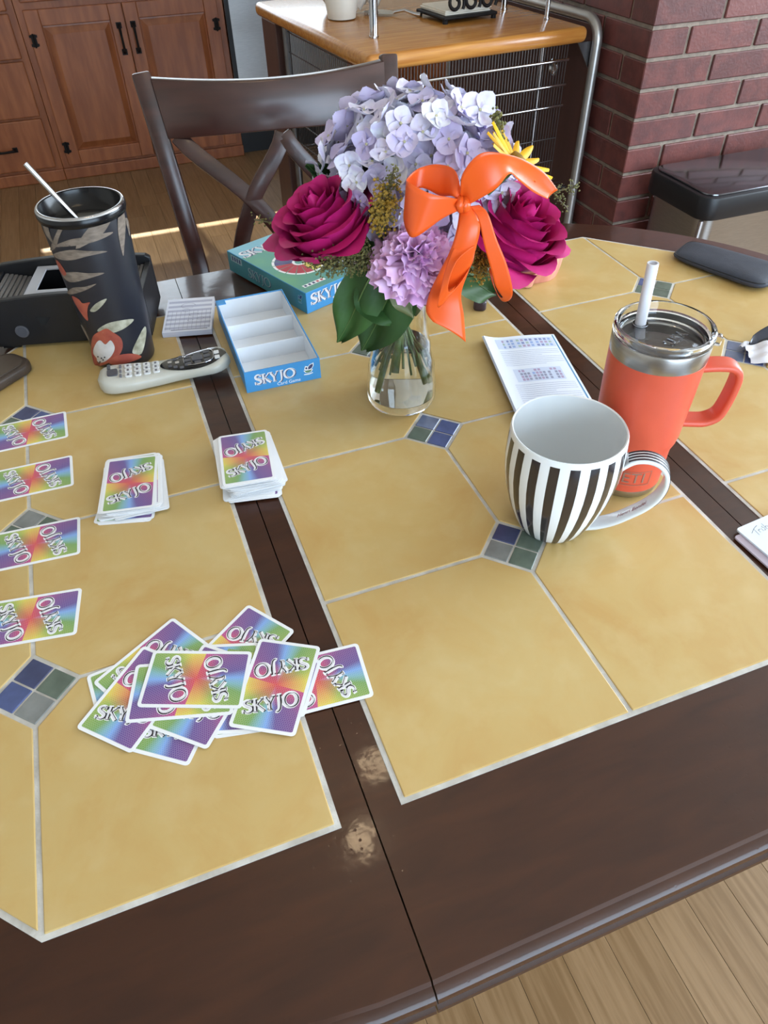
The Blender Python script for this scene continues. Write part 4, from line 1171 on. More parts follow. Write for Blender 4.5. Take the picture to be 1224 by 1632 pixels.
for blk in range(3):
    for i in range(4):
        for j in range(3):
            u = 0.165 + blk * 0.26 + i * 0.060; v = 0.047 + j * 0.036
            lq(u, u + 0.038, v, v + 0.025, rd.choice([2, 2, 3, 3, 4, 5]), 0.0002)
for k in range(9):
    v = 0.185 + k * 0.021
    lq(0.14, 0.93 - (0.25 if k in (3, 8) else 0), v, v + 0.0045, 6)
lq(0.20, 0.83, 0.40, 0.545, 1)
for blk in range(3):
    for i in range(2): lq(0.255 + blk * 0.21 + i * 0.05, 0.29 + blk * 0.21 + i * 0.05, 0.412, 0.436, 4, 0.0002)
    for i in range(4):
        for j in range(3):
            if blk == 2 and i == 1: continue
            u = 0.225 + blk * 0.205 + i * 0.046; v = 0.446 + j * 0.031
            lq(u, u + 0.034, v, v + 0.024, rd.choice([4, 4, 3, 7, 7]), 0.0002)
for k in range(16):
    v = 0.575 + k * 0.021
    lq(0.14, 0.92 - (0.3 if k % 5 == 4 else 0), v, v + 0.0045, 6)
pt.build('printed_rules', [mat('margin_blue', sr(70, 140, 190), 0.5, var=0.05), mat('panel_pale', sr(204, 214, 236), 0.55, var=0.03), mat('mini_navy', sr(130, 142, 192), 0.5, var=0.1), mat('mini_blue', sr(150, 174, 222), 0.5, var=0.1),
     mat('mini_red', sr(178, 160, 192), 0.5, var=0.1), mat('mini_green', sr(170, 190, 184), 0.5, var=0.1), mat('text_grey', sr(190, 198, 224), 0.6, var=0.25, scale=900), mat('mini_grey', sr(150, 154, 180), 0.5, var=0.1)], lf)

# ================================================================== remote control
ra = atZ(160, 612, H + 0.012); rb = atZ(366, 578, H + 0.012)
rv = Vector((rb.x - ra.x, rb.y - ra.y)); rl = rv.length + 0.004
rc_ = empty('remote_control', 'cream remote control with number keys and a glossy black navigation end', 'remote', ((ra.x + rb.x) / 2, (ra.y + rb.y) / 2 + 0.004, TABLE_Z + 0.0002), math.atan2(rv.y, rv.x))
M_cream = mat('cream_plastic', sr(190, 188, 178), 0.32, var=0.05, scale=30)
def rsec(u):
    """half width and top height along the remote, u 0 (keypad end) .. 1 (black end)"""
    w = 0.0255 - 0.0050 * math.sin(math.pi * min(1, max(0, (u - 0.25) / 0.6))) 
    e = min(u, 1 - u) / 0.14
    if e < 1: w *= math.sqrt(max(0.0, 1 - (1 - e) ** 2)) * 0.97 + 0.03
    h = 0.0235 - 0.006 * math.sin(math.pi * u) + 0.003 * u
    if e < 0.5: h *= 0.62 + 0.38 * math.sqrt(max(0, 1 - (1 - e * 2) ** 2))
    z0 = 0.0 + 0.010 * max(0, (u - 0.45)) * 1.6
    return w, h, z0
def rbody(u, v):
    w, h, z0 = rsec(u); a = 2 * math.pi * v
    c, s_ = math.cos(a), math.sin(a)
    yy = math.copysign(abs(c) ** 0.55, c) * w; zz = math.copysign(abs(s_) ** 0.6, s_)
    return ((u - 0.5) * rl, yy, z0 + (h - z0) * (0.5 + 0.5 * zz))
MB().grid(lambda u, v: rbody(v, u), 28, 34, wrapu=True).build('body', M_cream, rc_, smooth=180)
def rtop(u, v, lift):
    w, h, z0 = rsec(u); c = min(1.0, abs(v)) ** (1 / 0.55); sn = math.sqrt(max(0.0, 1 - c * c))
    return ((u - 0.5) * rl, v * w, z0 + (h - z0) * (0.5 + 0.5 * sn ** 0.6) + lift)
bp = MB()
bp.grid(lambda a, v: (lambda r, t: rtop(0.725 + 0.255 * r * math.cos(t), 0.90 * r * math.sin(t), 0.0007))(v, 2 * math.pi * a), 36, 8, wrapu=True)
bk = bp.build('black_panel', M_blackgloss, rc_, smooth=180)
M_btn = mat('grey_button', sr(74, 74, 80), 0.35, var=0.1)
M_key = mat('key_white', sr(214, 214, 214), 0.45, var=0.05); M_keyp = mat('key_legend', sr(110, 110, 116), 0.5, var=0.1)
def rkey(u, v, du, dv, m, name, parent, h=0.0016, rnd=None):
    p = Vector(rtop(u, v, 0.0)); b = MB()
    b.prism(rrect(-du, du, -dv, dv, min(du, dv) * 0.45, 3), -0.001, h)
    o = b.build(name, m, parent); o.location = p; return o
for i in range(4):
    for j in range(3):
        k = rkey(0.235 + i * 0.068, (j - 1) * 0.42, 0.0042, 0.0040, M_key, 'number_key', rc_)
        q = MB().box(-0.0016, 0.0012, -0.0022, 0.0022, 0.0016, 0.00172); q.build('key_legend', M_keyp, k)
for j in range(3): rkey(0.178, (j - 1) * 0.42, 0.0014, 0.0032, M_keyp, 'side_key', rc_)
rkey(0.120, -0.08, 0.0065, 0.0075, M_btn, 'power_key', rc_); rkey(0.095, 0.50, 0.002, 0.005, M_btn, 'indicator', rc_)
ring = []
for i in range(28):
    t = 2 * math.pi * i / 28; ring.append(rtop(0.765 + 0.115 * math.copysign(abs(math.cos(t)) ** 0.6, math.cos(t)), 0.62 * math.copysign(abs(math.sin(t)) ** 0.6, math.sin(t)), 0.0016))
MB().tube(ring, 0.0007, 6, closed=True).build('silver_ring', M_chrome, bk)
rkey(0.755, 0.0, 0.0070, 0.0056, M_btn, 'ok_key', bk, 0.0022)
for du_, dv_ in ((-0.075, 0), (0.075, 0), (0, 0.44), (0, -0.44), (-0.075, 0.44), (0.075, 0.44), (-0.075, -0.44), (0.075, -0.44)):
    rkey(0.755 + du_, dv_ * 0.95, 0.0044, 0.0030, M_btn, 'nav_key', bk, 0.0014)
for u, v in ((0.905, 0.10), (0.905, -0.38)): rkey(u, v, 0.0034, 0.0038, M_key, 'white_key', bk, 0.0014)
for u, v in ((0.60, 0.0), (0.585, 0.45), (0.585, -0.45), (0.545, 0.2), (0.545, -0.25), (0.63, 0.6), (0.63, -0.6)): rkey(u, v, 0.0026, 0.0026, M_chrome if v in (0.0, 0.2) else M_btn, 'round_key', bk, 0.0014)

# ================================================================== card shuffler
sf = Vector((-0.081, 0.7495, 0)); sxd = Vector((-0.19, 0.046, 0)).normalized()
srot = math.atan2(-sxd.y, -sxd.x)
sh = empty('card_shuffler', 'black plastic card shuffler with ribbed side wings behind the tumbler', 'card shuffler', (sf.x, sf.y, TABLE_Z + 0.0002), srot)
SWd, SDp, SHt = 0.215, 0.114, 0.070
# local x from -SWd to 0, y 0..SDp
def pan(poly, y0, y1): 
    b = MB(); n = len(poly)
    vs = [(x, y0, z) for x, z in poly] + [(x, y1, z) for x, z in poly]
    return b.add(vs, [tuple(range(n)), tuple(range(2 * n - 1, n - 1, -1))] + [((i + 1) % n, i, n + i, n + (i + 1) % n) for i in range(n)])
arch = [(-SWd, 0.004), (0, 0.004), (0, SHt - 0.004), (-0.006, SHt)] + [(-0.006 - (SWd - 0.012) * k / 12, SHt + 0.012 * math.sin(math.pi * k / 12) - 0.006 * math.sin(math.pi * k / 12)) for k in range(1, 12)] + [(-SWd + 0.006, SHt), (-SWd, SHt - 0.004)]
pan(arch, 0.0, 0.010).build('front_panel', M_black, sh, bevel=0.0015)
pan([(x, z + (0.006 if z > 0.05 else 0)) for x, z in arch], SDp - 0.010, SDp).build('rear_panel', M_black, sh, bevel=0.0015)
MB().box(-0.008, 0.0, 0.010, SDp - 0.010, 0.004, SHt - 0.003).build('side_wall', M_black, sh, bevel=0.001)
MB().box(-SWd, -SWd + 0.008, 0.010, SDp - 0.010, 0.004, SHt - 0.003).build('side_wall', M_black, sh, bevel=0.001)
MB().box(-SWd + 0.008, -0.008, 0.010, SDp - 0.010, 0.004, 0.012).build('floor_plate', M_black, sh)
M_rib = mat('grey_ribs', sr(96, 92, 90), 0.4, var=0.1)
for s_ in (0, 1):
    for k in range(7):
        x = -0.012 - 0.006 * k if s_ else -SWd + 0.012 + 0.006 * k
        z = SHt - 0.006 - 0.0012 * k
        MB().box(x - 0.0024, x + 0.0024, 0.012, SDp - 0.012, z - 0.003, z).build('ribbed_wing', M_rib, sh, bevel=0.0005)
M_fr = mat('silver_frame', sr(166, 166, 172), 0.4, var=0.08)
fr_ = MB()
fr_.box(-0.158, -0.144, 0.012, SDp - 0.012, SHt - 0.001, SHt + 0.001); fr_.box(-0.072, -0.058, 0.012, SDp - 0.012, SHt - 0.001, SHt + 0.001)
fr_.box(-0.144, -0.072, 0.012, 0.027, SHt - 0.001, SHt + 0.001); fr_.box(-0.144, -0.072, SDp - 0.022, SDp - 0.012, SHt - 0.001, SHt + 0.001)
fr_.build('tray_frame', M_fr, sh)
MB().lathe([(0.009, 0), (0.009, 0.0015), (0.007, 0.002)], 20).xf(Matrix.Translation((-0.172, 0.0, 0.026)) @ Matrix.Rotation(R_(90), 4, 'X')).build('round_badge', M_btn, sh)
MB().add([(-0.148, -0.0002, 0.046), (-0.128, -0.0002, 0.044), (-0.141, -0.0002, 0.030)], [(0, 2, 1)]).build('notch', mat('notch_black', sr(8, 8, 10), 0.8, var=0.1), sh)
for x in (-SWd + 0.02, -0.02):
    for y in (0.012, SDp - 0.012): MB().box(x - 0.012, x + 0.012, y - 0.008, y + 0.008, 0, 0.005).build('foot', M_black, sh)

# ================================================================== floral tumbler
TX, TY = -0.1225, 0.7130
tm = empty('tumbler', 'tall black tumbler printed with taupe leaves and coral flowers', 'tumbler', (TX, TY, TABLE_Z + 0.0002))
M_tblack = mat('tumbler_black', sr(26, 27, 36), 0.38, var=0.15, scale=12)
THt2 = 0.197
def trad(z): return lerp(0.0385, 0.0493, min(1, z / THt2)) if z > 0.004 else 0.0365 + z * 0.5
MB().lathe([(0.0, 0.0), (0.034, 0.0), (0.0375, 0.003)] + [(trad(z), z) for z in (0.006, 0.05, 0.10, 0.15, 0.190)] + [(0.0485, THt2), (0.045, THt2), (0.043, 0.18), (0.0, 0.175)], 64, caps=False).build('body', M_tblack, tm, smooth=50)
M_lid = mat('smoked_lid', sr(16, 16, 19), 0.22, var=0.05, spec=0.35)
MB().lathe([(0.0485, THt2 - 0.001), (0.0505, THt2), (0.0515, THt2 + 0.004), (0.0510, THt2 + 0.009), (0.0490, THt2 + 0.0115), (0.0465, THt2 + 0.011), (0.0425, THt2 - 0.004), (0.034, THt2 - 0.010), (0.0, THt2 - 0.011)], 64, caps=False).build('lid', M_lid, tm, smooth=50)
MB().lathe([(0.0508, THt2 + 0.0095), (0.0500, THt2 + 0.0112), (0.0488, THt2 + 0.0122), (0.0474, THt2 + 0.0118)], 64, caps=False).build('lid_rim', M_chrome, tm, smooth=180)
sl = MB(); sl.box(-0.010, 0.026, -0.010, 0.010, THt2 - 0.011, THt2 - 0.003); sl.xf(Matrix.Rotation(R_(-12), 4, 'Z'))
sl.build('slider', M_lid, tm, bevel=0.003)
# metal straw leaning to the left
s0 = Vector((-0.004, -0.006, THt2 - 0.012))
stp = atY(40, 261, TY + 0.012); s1 = Vector((stp.x - TX, stp.y - TY, stp.z - TABLE_Z))
stw = MB(); dS = (s1 - s0).normalized()
stw.tube([s0, s1], 0.0032, 12); 
so = stw.build('metal_straw', M_chrome, None, smooth=40); so.location = (TX, TY, TABLE_Z + 0.0002); tag(so, 'thin metal straw standing in the black floral tumbler', 'straw')
# painted leaves and flowers, laid on the wall: picture point -> angle and height
def on_tumbler(px, py, lift):
    d = ray(px, py); o = CAM - Vector((TX, TY, TABLE_Z))
    r0, k = 0.0385, (0.0493 - 0.0385) / THt2
    A = d.x ** 2 + d.y ** 2 - (k * d.z) ** 2; B = 2 * (o.x * d.x + o.y * d.y - k * d.z * (r0 + k * o.z)); Cc = o.x ** 2 + o.y ** 2 - (r0 + k * o.z) ** 2
    D = B * B - 4 * A * Cc
    if D < 0: D = 0
    t = (-B - math.sqrt(D)) / (2 * A); p = o + d * t
    n = Vector((p.x, p.y, 0)).normalized(); return p + n * lift
M_leafp = mat('painted_taupe_leaf', sr(128, 114, 102), 0.45, var=0.45, scale=90, stretch=(1, 1, 3), col2=sr(100, 88, 78))
M_coral = mat('painted_coral', sr(166, 84, 64), 0.45, var=0.4, scale=60, col2=sr(142, 64, 52))
M_petalw = mat('painted_white', sr(206, 200, 196), 0.40, var=0.2, scale=60)
M_flgreen = mat('painted_olive', sr(124, 120, 100), 0.42, var=0.4, scale=90, col2=sr(172, 168, 150))
def painted(poly, m, lift, name='painted_leaf', sub=2):
    """polygon on the picture laid on the tumbler wall as a fan of small faces"""
    P = []
    n = len(poly)
    sub = 4
    for i in range(n):
        a, b, c, d = poly[i - 1], poly[i], poly[(i + 1) % n], poly[(i + 2) % n]
        for k in range(sub):
            t = k / sub
            P.append(tuple(0.5 * (2 * b[j] + (c[j] - a[j]) * t + (2 * a[j] - 5 * b[j] + 4 * c[j] - d[j]) * t * t + (3 * b[j] - a[j] - 3 * c[j] + d[j]) * t ** 3) for j in range(2)))
    h = len(P) // 2; L_ = P[:h + 1]; R2 = [P[0]] + P[:h - 1:-1] if len(P) % 2 == 0 else [P[0]] + P[:h:-1]
    R2 = R2[:len(L_)]
    b = MB(); nv = 4
    def f(u, v):
        i = u * (len(L_) - 1); i0 = min(int(i), len(L_) - 2); t = i - i0
        a = (lerp(L_[i0][0], L_[i0 + 1][0], t), lerp(L_[i0][1], L_[i0 + 1][1], t))
        j0 = min(i0, len(R2) - 2); c = (lerp(R2[j0][0], R2[j0 + 1][0], t), lerp(R2[j0][1], R2[j0 + 1][1], t))
        return on_tumbler(lerp(a[0], c[0], v), lerp(a[1], c[1], v), lift)
    b.grid(f, len(L_) - 1, nv); b.build(name, m, tm, smooth=180)
pt_ = lambda x, y: (x / 3.06, 240 + y / 3.06)                 # from the enlarged crop
leafs = [
 [(245, 480), (300, 355), (345, 345), (300, 380), (275, 470)],
 [(212, 365), (232, 345), (240, 395), (262, 455), (225, 410)],
 [(370, 480), (430, 380), (500, 330), (560, 295), (540, 345), (490, 415)],
 [(265, 470), (340, 435), (430, 420), (550, 397), (500, 430), (400, 460)],
 [(578, 300), (600, 290), (612, 360), (605, 440), (600, 515), (575, 400)],
 [(262, 505), (340, 485), (430, 490), (525, 492), (430, 515), (350, 535), (290, 530)],
 [(305, 600), (360, 592), (430, 598), (510, 597), (430, 625), (360, 642), (325, 632)],
 [(330, 690), (360, 668), (410, 665), (470, 650), (420, 680), (350, 702)],
 [(610, 330), (625, 345), (632, 420), (620, 380)],
]
for k, l in enumerate(leafs): painted([pt_(x, y) for x, y in l], M_leafp, 0.00025 + 0.00003 * k)
painted([pt_(*p) for p in ((440, 780), (470, 745), (520, 722), (500, 755), (465, 785))], M_flgreen, 0.0004)
painted([pt_(*p) for p in ((475, 880), (520, 845), (590, 828), (652, 824), (610, 865), (545, 890))], M_flgreen, 0.0004)
painted([pt_(*p) for p in ((645, 985), (670, 920), (705, 858), (712, 900), (690, 990))], M_flgreen, 0.0004)
painted([pt_(*p) for p in ((395, 850), (415, 870), (440, 930), (425, 910))], M_leafp, 0.0004)
painted([pt_(*p) for p in ((352, 712), (385, 725), (405, 745), (440, 740), (425, 770), (430, 830), (395, 790))], M_coral, 0.00045, 'painted_flower')
painted([pt_(*p) for p in ((275, 540), (290, 545), (325, 600), (305, 605))], M_coral, 0.00045, 'painted_flower')
painted([pt_(*p) for p in ((446, 960), (455, 905), (490, 880), (520, 868), (550, 885), (590, 915), (598, 960), (575, 1005), (520, 1040), (470, 1050), (452, 1010))], M_coral, 0.00045, 'painted_flower')
painted([pt_(*p) for p in ((456, 985), (470, 940), (490, 925), (515, 945), (540, 925), (560, 960), (545, 1000), (510, 1030), (480, 1030))], M_petalw, 0.0006, 'painted_petal_heart')
painted([pt_(*p) for p in ((530, 1030), (570, 1000), (640, 990), (690, 1005), (640, 1030), (560, 1045))], M_coral, 0.0005, 'painted_flower')
for x, y in ((480, 1005), (497, 1012), (505, 1020), (490, 1030), (512, 1008)): painted([pt_(x - 4, y), pt_(x, y - 4), pt_(x + 4, y), pt_(x, y + 4)], M_pk, 0.0008, 'painted_dot')

# ================================================================== striped mug
MX, MY = 0.2530, 0.2190
mg = empty('striped_mug', 'white mug with black vertical stripes and a looped striped handle', 'mug', (MX, MY, TABLE_Z + 0.0002))
def stripe_material():
    m, nt, b = newmat('striped_china'); N = nt.nodes; L = nt.links
    tc = N.new('ShaderNodeTexCoord'); sp = N.new('ShaderNodeSeparateXYZ'); L.new(tc.outputs['Object'], sp.inputs[0])
    at = N.new('ShaderNodeMath'); at.operation = 'ARCTAN2'; L.new(sp.outputs[1], at.inputs[0]); L.new(sp.outputs[0], at.inputs[1])
    ml = N.new('ShaderNodeMath'); ml.operation = 'MULTIPLY_ADD'; ml.inputs[1].default_value = 19 / (2 * math.pi); ml.inputs[2].default_value = 40.30; L.new(at.outputs[0], ml.inputs[0])
    fr = N.new('ShaderNodeMath'); fr.operation = 'FRACT'; L.new(ml.outputs[0], fr.inputs[0])
    st = N.new('ShaderNodeMath'); st.operation = 'LESS_THAN'; st.inputs[1].default_value = 0.50; L.new(fr.outputs[0], st.inputs[0])
    hi = N.new('ShaderNodeMath'); hi.operation = 'LESS_THAN'; hi.inputs[1].default_value = 0.1165; L.new(sp.outputs[2], hi.inputs[0])
    mu = N.new('ShaderNodeMath'); mu.operation = 'MULTIPLY'; L.new(st.outputs[0], mu.inputs[0]); L.new(hi.outputs[0], mu.inputs[1])
    mx = N.new('ShaderNodeMix'); mx.data_type = 'RGBA'; mx.inputs['A'].default_value = sr(232, 234, 236); mx.inputs['B'].default_value = sr(44, 38, 40)
    L.new(mu.outputs[0], mx.inputs['Factor']); L.new(mx.outputs['Result'], b.inputs['Base Color']); setp(b, rough=0.16, coat=0.3)
    return m
M_stripe = stripe_material(); M_china = mat('white_china', sr(228, 232, 234), 0.14, var=0.02, scale=20, coat=0.3)
MH = 0.1225
outer = [(0.0, 0.0012), (0.028, 0.0), (0.0315, 0.0010), (0.0350, 0.0060), (0.0405, 0.018), (0.0465, 0.035), (0.0515, 0.055), (0.0545, 0.075), (0.0553, 0.090), (0.0548, 0.105), (0.0538, 0.118), (0.0532, MH - 0.0012)]
MB().lathe(outer, 96, caps=False).build('body', M_stripe, mg, smooth=60)
MB().lathe([(0.0532, MH - 0.0012), (0.0524, MH), (0.0510, MH - 0.0008), (0.0512, 0.100), (0.0515, 0.085), (0.0495, 0.065), (0.0450, 0.040), (0.0370, 0.018), (0.025, 0.0095), (0.0, 0.009)], 96, caps=False).build('interior', M_china, mg, smooth=60)
# handle: flat band, black lines along its outside
ha = R_(-33)
HP = [(0.0530, 0.088), (0.062, 0.0955), (0.074, 0.0985), (0.086, 0.095), (0.0945, 0.085), (0.097, 0.070), (0.0935, 0.054), (0.085, 0.040), (0.073, 0.0275), (0.060, 0.0160), (0.047, 0.0085), (0.035, 0.0050)]
HPs = bez(HP, 4); HW, HT = 0.0175, 0.0052
hb = MB(); k = len(HPs); vs = []
def hnorm(i):
    a = HPs[max(0, i - 1)]; b = HPs[min(k - 1, i + 1)]; dx, dz = b[0] - a[0], b[1] - a[1]; l = math.hypot(dx, dz); return (-dz / l, dx / l)
sect = []
for q in range(16):
    t = 2 * math.pi * q / 16
    sect.append((math.copysign(abs(math.cos(t)) ** 0.45, math.cos(t)), math.copysign(abs(math.sin(t)) ** 0.7, math.sin(t))))
for i in range(k):
    nx, nz = hnorm(i); taper = 1.0 + 0.25 * max(0, 1 - i / 5) + 0.12 * max(0, (i - k + 6) / 6)
    for c, s_ in sect: vs.append((HPs[i][0] + nx * HT / 2 * s_, c * HW / 2 * taper, HPs[i][1] + nz * HT / 2 * s_))
fs = [(i * 16 + q, i * 16 + (q + 1) % 16, (i + 1) * 16 + (q + 1) % 16, (i + 1) * 16 + q) for i in range(k - 1) for q in range(16)]
hb.add(vs, fs); hb.xf(Matrix.Rotation(ha, 4, 'Z')); hd = hb.build('handle', M_china, mg, smooth=180)
ln2 = MB()
for off in (-0.0060, -0.0020, 0.0020, 0.0060):
    i0, i1 = 3, int(k * 0.62)
    A_ = []
    for i in range(i0, i1):
        nx, nz = hnorm(i); h_ = HT / 2 * (1.0 if abs(off) < 0.005 else 0.93) + 0.0002
        for s_ in (-0.0012, 0.0012): A_.append((HPs[i][0] + nx * h_, off + s_, HPs[i][1] + nz * h_))
    ln2.add(A_, [(2 * i, 2 * i + 1, 2 * i + 3, 2 * i + 2) for i in range(i1 - i0 - 1)])
ln2.xf(Matrix.Rotation(ha, 4, 'Z')); ln2.build('handle_line', M_pk, hd)
M_redink = mat('red_script', sr(140, 40, 52), 0.4, var=0.1)
# name written along the inside of the lower curve of the handle
txtm = text_mesh('Henri Bendel', 0.0062, M_redink, 'handle_script', hd, Matrix.Identity(4), shear=0.35)
me = txtm.data; i_mid = int(k * 0.70)
arc_pts = [Vector((p[0], 0, p[1])) for p in HPs]
cum = [0.0]
for i in range(1, k): cum.append(cum[-1] + (arc_pts[i] - arc_pts[i - 1]).length)
def on_handle(s, y):
    s = min(max(s, 0.001), cum[-1] - 0.001); i = max(j for j in range(k) if cum[j] <= s); i = min(i, k - 2)
    t = (s - cum[i]) / (cum[i + 1] - cum[i]); p = arc_pts[i].lerp(arc_pts[i + 1], t); nx, nz = hnorm(i)
    return Vector((p.x - nx * (HT / 2 + 0.0002), y, p.z - nz * (HT / 2 + 0.0002)))
Rz_ = Matrix.Rotation(ha, 4, 'Z')
for v in me.vertices: v.co = Rz_ @ on_handle(cum[i_mid] - v.co.x, v.co.y - 0.001)

# ================================================================== orange insulated mug with lid and straw
YX, YY = 0.3610, 0.2510
ym = empty('insulated_mug', 'coral orange insulated travel mug with steel rims and a clear lid', 'mug', (YX, YY, TABLE_Z + 0.0002))
M_coral2 = mat('coral_powder_coat', sr(212, 86, 60), 0.42, var=0.06, scale=30, bump=0.04, bscale=900)
MB().lathe([(0.0, 0.012), (0.0372, 0.012), (0.0374, 0.020), (0.0380, 0.052), (0.0386, 0.058), (0.0412, 0.066), (0.0424, 0.074), (0.0440, 0.120), (0.0450, 0.160), (0.0445, 0.1605)], 72, caps=False).build('body', M_coral2, ym, smooth=30)
MB().lathe([(0.0, 0.0), (0.030, 0.0), (0.0335, 0.0012), (0.0362, 0.0045), (0.0370, 0.010), (0.0370, 0.0125)], 72, caps=False).build('base_ring', M_steel, ym, smooth=40)
MB().lathe([(0.0448, 0.160), (0.0452, 0.162), (0.0455, 0.176), (0.0450, 0.1775), (0.0425, 0.1775), (0.0415, 0.165), (0.0395, 0.12), (0.036, 0.03), (0.0, 0.028)], 72, caps=False).build('steel_rim', M_steel, ym, smooth=40)
M_drink = mat('dark_drink', sr(54, 44, 46), 0.12, var=0.1)
MB().lathe([(0.0, 0.158), (0.0402, 0.158)], 48, caps=False).build('drink', M_drink, ym)
def clear_plastic(name, tint=(0.93, 0.95, 0.97, 1)): return glassy(name, tint, ior=0.9, rough=0.03)
M_clear, nt, b_ = newmat('clear_lid_plastic'); setp(b_, rough=0.015, trans=1.0, ior=1.49); b_.inputs['Base Color'].default_value = (0.97, 0.98, 1.0, 1)
MB().lathe([(0.0, 0.1712), (0.0396, 0.1712), (0.0410, 0.1730), (0.0414, 0.1776), (0.0446, 0.1778), (0.0458, 0.1790), (0.0461, 0.1840), (0.0456, 0.1872), (0.0442, 0.1884), (0.0426, 0.1878), (0.0414, 0.1840), (0.0406, 0.1770), (0.0388, 0.1744), (0.0374, 0.1738), (0.0, 0.1738)], 72, caps=False).build('lid', M_clear, ym, smooth=40)
M_white_edge = mat('lid_highlight_edge', sr(205, 210, 220), 0.15, var=0.02, coat=0.3)
yl = MB()
for k in range(1):
    st = text_mesh('YETI', 0.0150, M_clear, 'lid_lettering', ym, Matrix.Translation((0.010, -0.006, 0.1741)) @ Matrix.Rotation(R_(205), 4, 'Z'), extrude=0.0006)
MB().box(-0.0045, 0.0045, -0.004, 0.004, 0.176, 0.186).xf(Matrix.Rotation(R_(-42), 4, 'Z') @ Matrix.Translation((0.0462, 0, 0)) ).build('lid_tab', M_clear, ym, bevel=0.0015)
# straw hole collar and straw
sb_ = atZ(1020, 518, TABLE_Z + 0.1738); st_ = atZ(1041, 418, TABLE_Z + 0.235)
sA = Vector((sb_.x, sb_.y, TABLE_Z + 0.1738)); 
sT = atY(1041, 419, sA.y + 0.002)
dirn = (sT - sA).normalized(); sB = sA - dirn * 0.055
M_straw = mat('white_straw', sr(226, 224, 230), 0.4, var=0.06, scale=60)
stm = MB(); N_ = 20
ax = dirn.orthogonal().normalized(); ay = dirn.cross(ax)
vs = []
for P_, r_ in ((sB, 0.0052), (sT, 0.0052), (sT, 0.0040), (sT - dirn * 0.02, 0.0040)):
    for q in range(N_):
        t = 2 * math.pi * q / N_; vs.append(P_ + (ax * math.cos(t) + ay * math.sin(t)) * r_)
stm.add(vs, [(j * N_ + q, j * N_ + (q + 1) % N_, (j + 1) * N_ + (q + 1) % N_, (j + 1) * N_ + q) for j in range(3) for q in range(N_)] + [tuple(3 * N_ + q for q in range(N_)), tuple(range(N_ - 1, -1, -1))])
so2 = stm.build('drinking_straw', M_straw, None, smooth=40); tag(so2, 'wide white straw standing in the clear lid of the orange mug', 'straw')
sl2 = sA - Vector((YX, YY, TABLE_Z))
MB().lathe([(0.0058, 0.0), (0.0072, 0.0), (0.0072, 0.0022), (0.0058, 0.0022)], 20, (sl2.x, sl2.y, 0.1738)).build('straw_collar', M_clear, ym)
# handle : rounded square loop of flat bar
yh = R_(-22)
YP = [(0.0435, 0.1440), (0.060, 0.1450), (0.074, 0.1435), (0.0815, 0.1360), (0.0825, 0.120), (0.0800, 0.098), (0.0760, 0.0860), (0.066, 0.0800), (0.054, 0.0795), (0.0425, 0.0800)]
YPs = bez(YP, 4); k = len(YPs); yb = MB(); vs = []
for i in range(k):
    a = YPs[max(0, i - 1)]; b = YPs[min(k - 1, i + 1)]; dx, dz = b[0] - a[0], b[1] - a[1]; l = math.hypot(dx, dz); nx, nz = -dz / l, dx / l
    for c, s_ in sect: vs.append((YPs[i][0] + nx * 0.0040 * s_, c * 0.0105, YPs[i][1] + nz * 0.0040 * s_))
yb.add(vs, [(i * 16 + q, i * 16 + (q + 1) % 16, (i + 1) * 16 + (q + 1) % 16, (i + 1) * 16 + q) for i in range(k - 1) for q in range(16)])
yb.xf(Matrix.Rotation(yh, 4, 'Z')).build('handle', M_coral2, ym, smooth=180)
# embossed name near the base, bent round the wall
M_emb = mat('etched_grey', sr(150, 112, 96), 0.4, var=0.05)
et = text_mesh('YETI', 0.0185, M_emb, 'printed_name', ym, Matrix.Identity(4))
ang0 = math.atan2(CAM.y - YY, CAM.x - YX) + 0.16
def wrap(me, zc, r):
    for v in me.vertices:
        a_ = ang0 + v.co.x / r; z = zc + v.co.y; v.co = Vector((r * math.cos(a_), r * math.sin(a_), z))
wrap(et.data, 0.031, 0.03815)
fb = MB()
for (x0, x1, y0, y1) in ((-0.024, 0.024, 0.0085, 0.0091), (-0.024, 0.024, -0.0091, -0.0085), (0.0234, 0.024, -0.009, 0.009), (-0.024, -0.0234, -0.009, 0.009)):
    fb.grid(lambda u, v, x0=x0, x1=x1, y0=y0, y1=y1: (lerp(x0, x1, u), lerp(y0, y1, v), 0), 12, 1)
fbo = fb.build('printed_border', M_emb, ym); wrap(fbo.data, 0.031, 0.03815)

# ================================================================== glasses case, tissue, note, phone, pouch, dark bar
M_case = mat('slate_case', sr(50, 54, 66), 0.6, var=0.2, scale=60, bump=0.15, bscale=500)
c0, c1, c2, c3 = [atZ(*p, TABLE_Z) for p in ((1065, 415), (1211, 472), (1262, 442), (1096, 390))]
cs_ = empty('glasses_case', 'slate grey soft glasses case lying at the table edge', 'glasses case', ((c0.x + c1.x + c2.x + c3.x) / 4, (c0.y + c1.y + c2.y + c3.y) / 4, TABLE_Z + 0.0002))
cc_ = [Vector((p.x, p.y)) for p in (c0, c1, c2, c3)]
ctr = sum(cc_, Vector((0, 0))) / 4
def case_fn(u, v):
    a = 2 * math.pi * u
    cx_, cy_ = math.copysign(abs(math.cos(a)) ** 0.35, math.cos(a)), math.copysign(abs(math.sin(a)) ** 0.35, math.sin(a))
    e = math.pi * (v - 0.5); r = abs(math.cos(e)) ** 0.45
    s_, t_2 = 0.5 + 0.5 * cx_ * r, 0.5 + 0.5 * cy_ * r
    p = cc_[0].lerp(cc_[1], s_).lerp(cc_[3].lerp(cc_[2], s_), t_2) - ctr
    z = 0.007 + 0.007 * math.sin(e) + (0.006 * s_ * (0.5 + 0.5 * math.sin(e)))
    return (p.x, p.y, max(0, z))
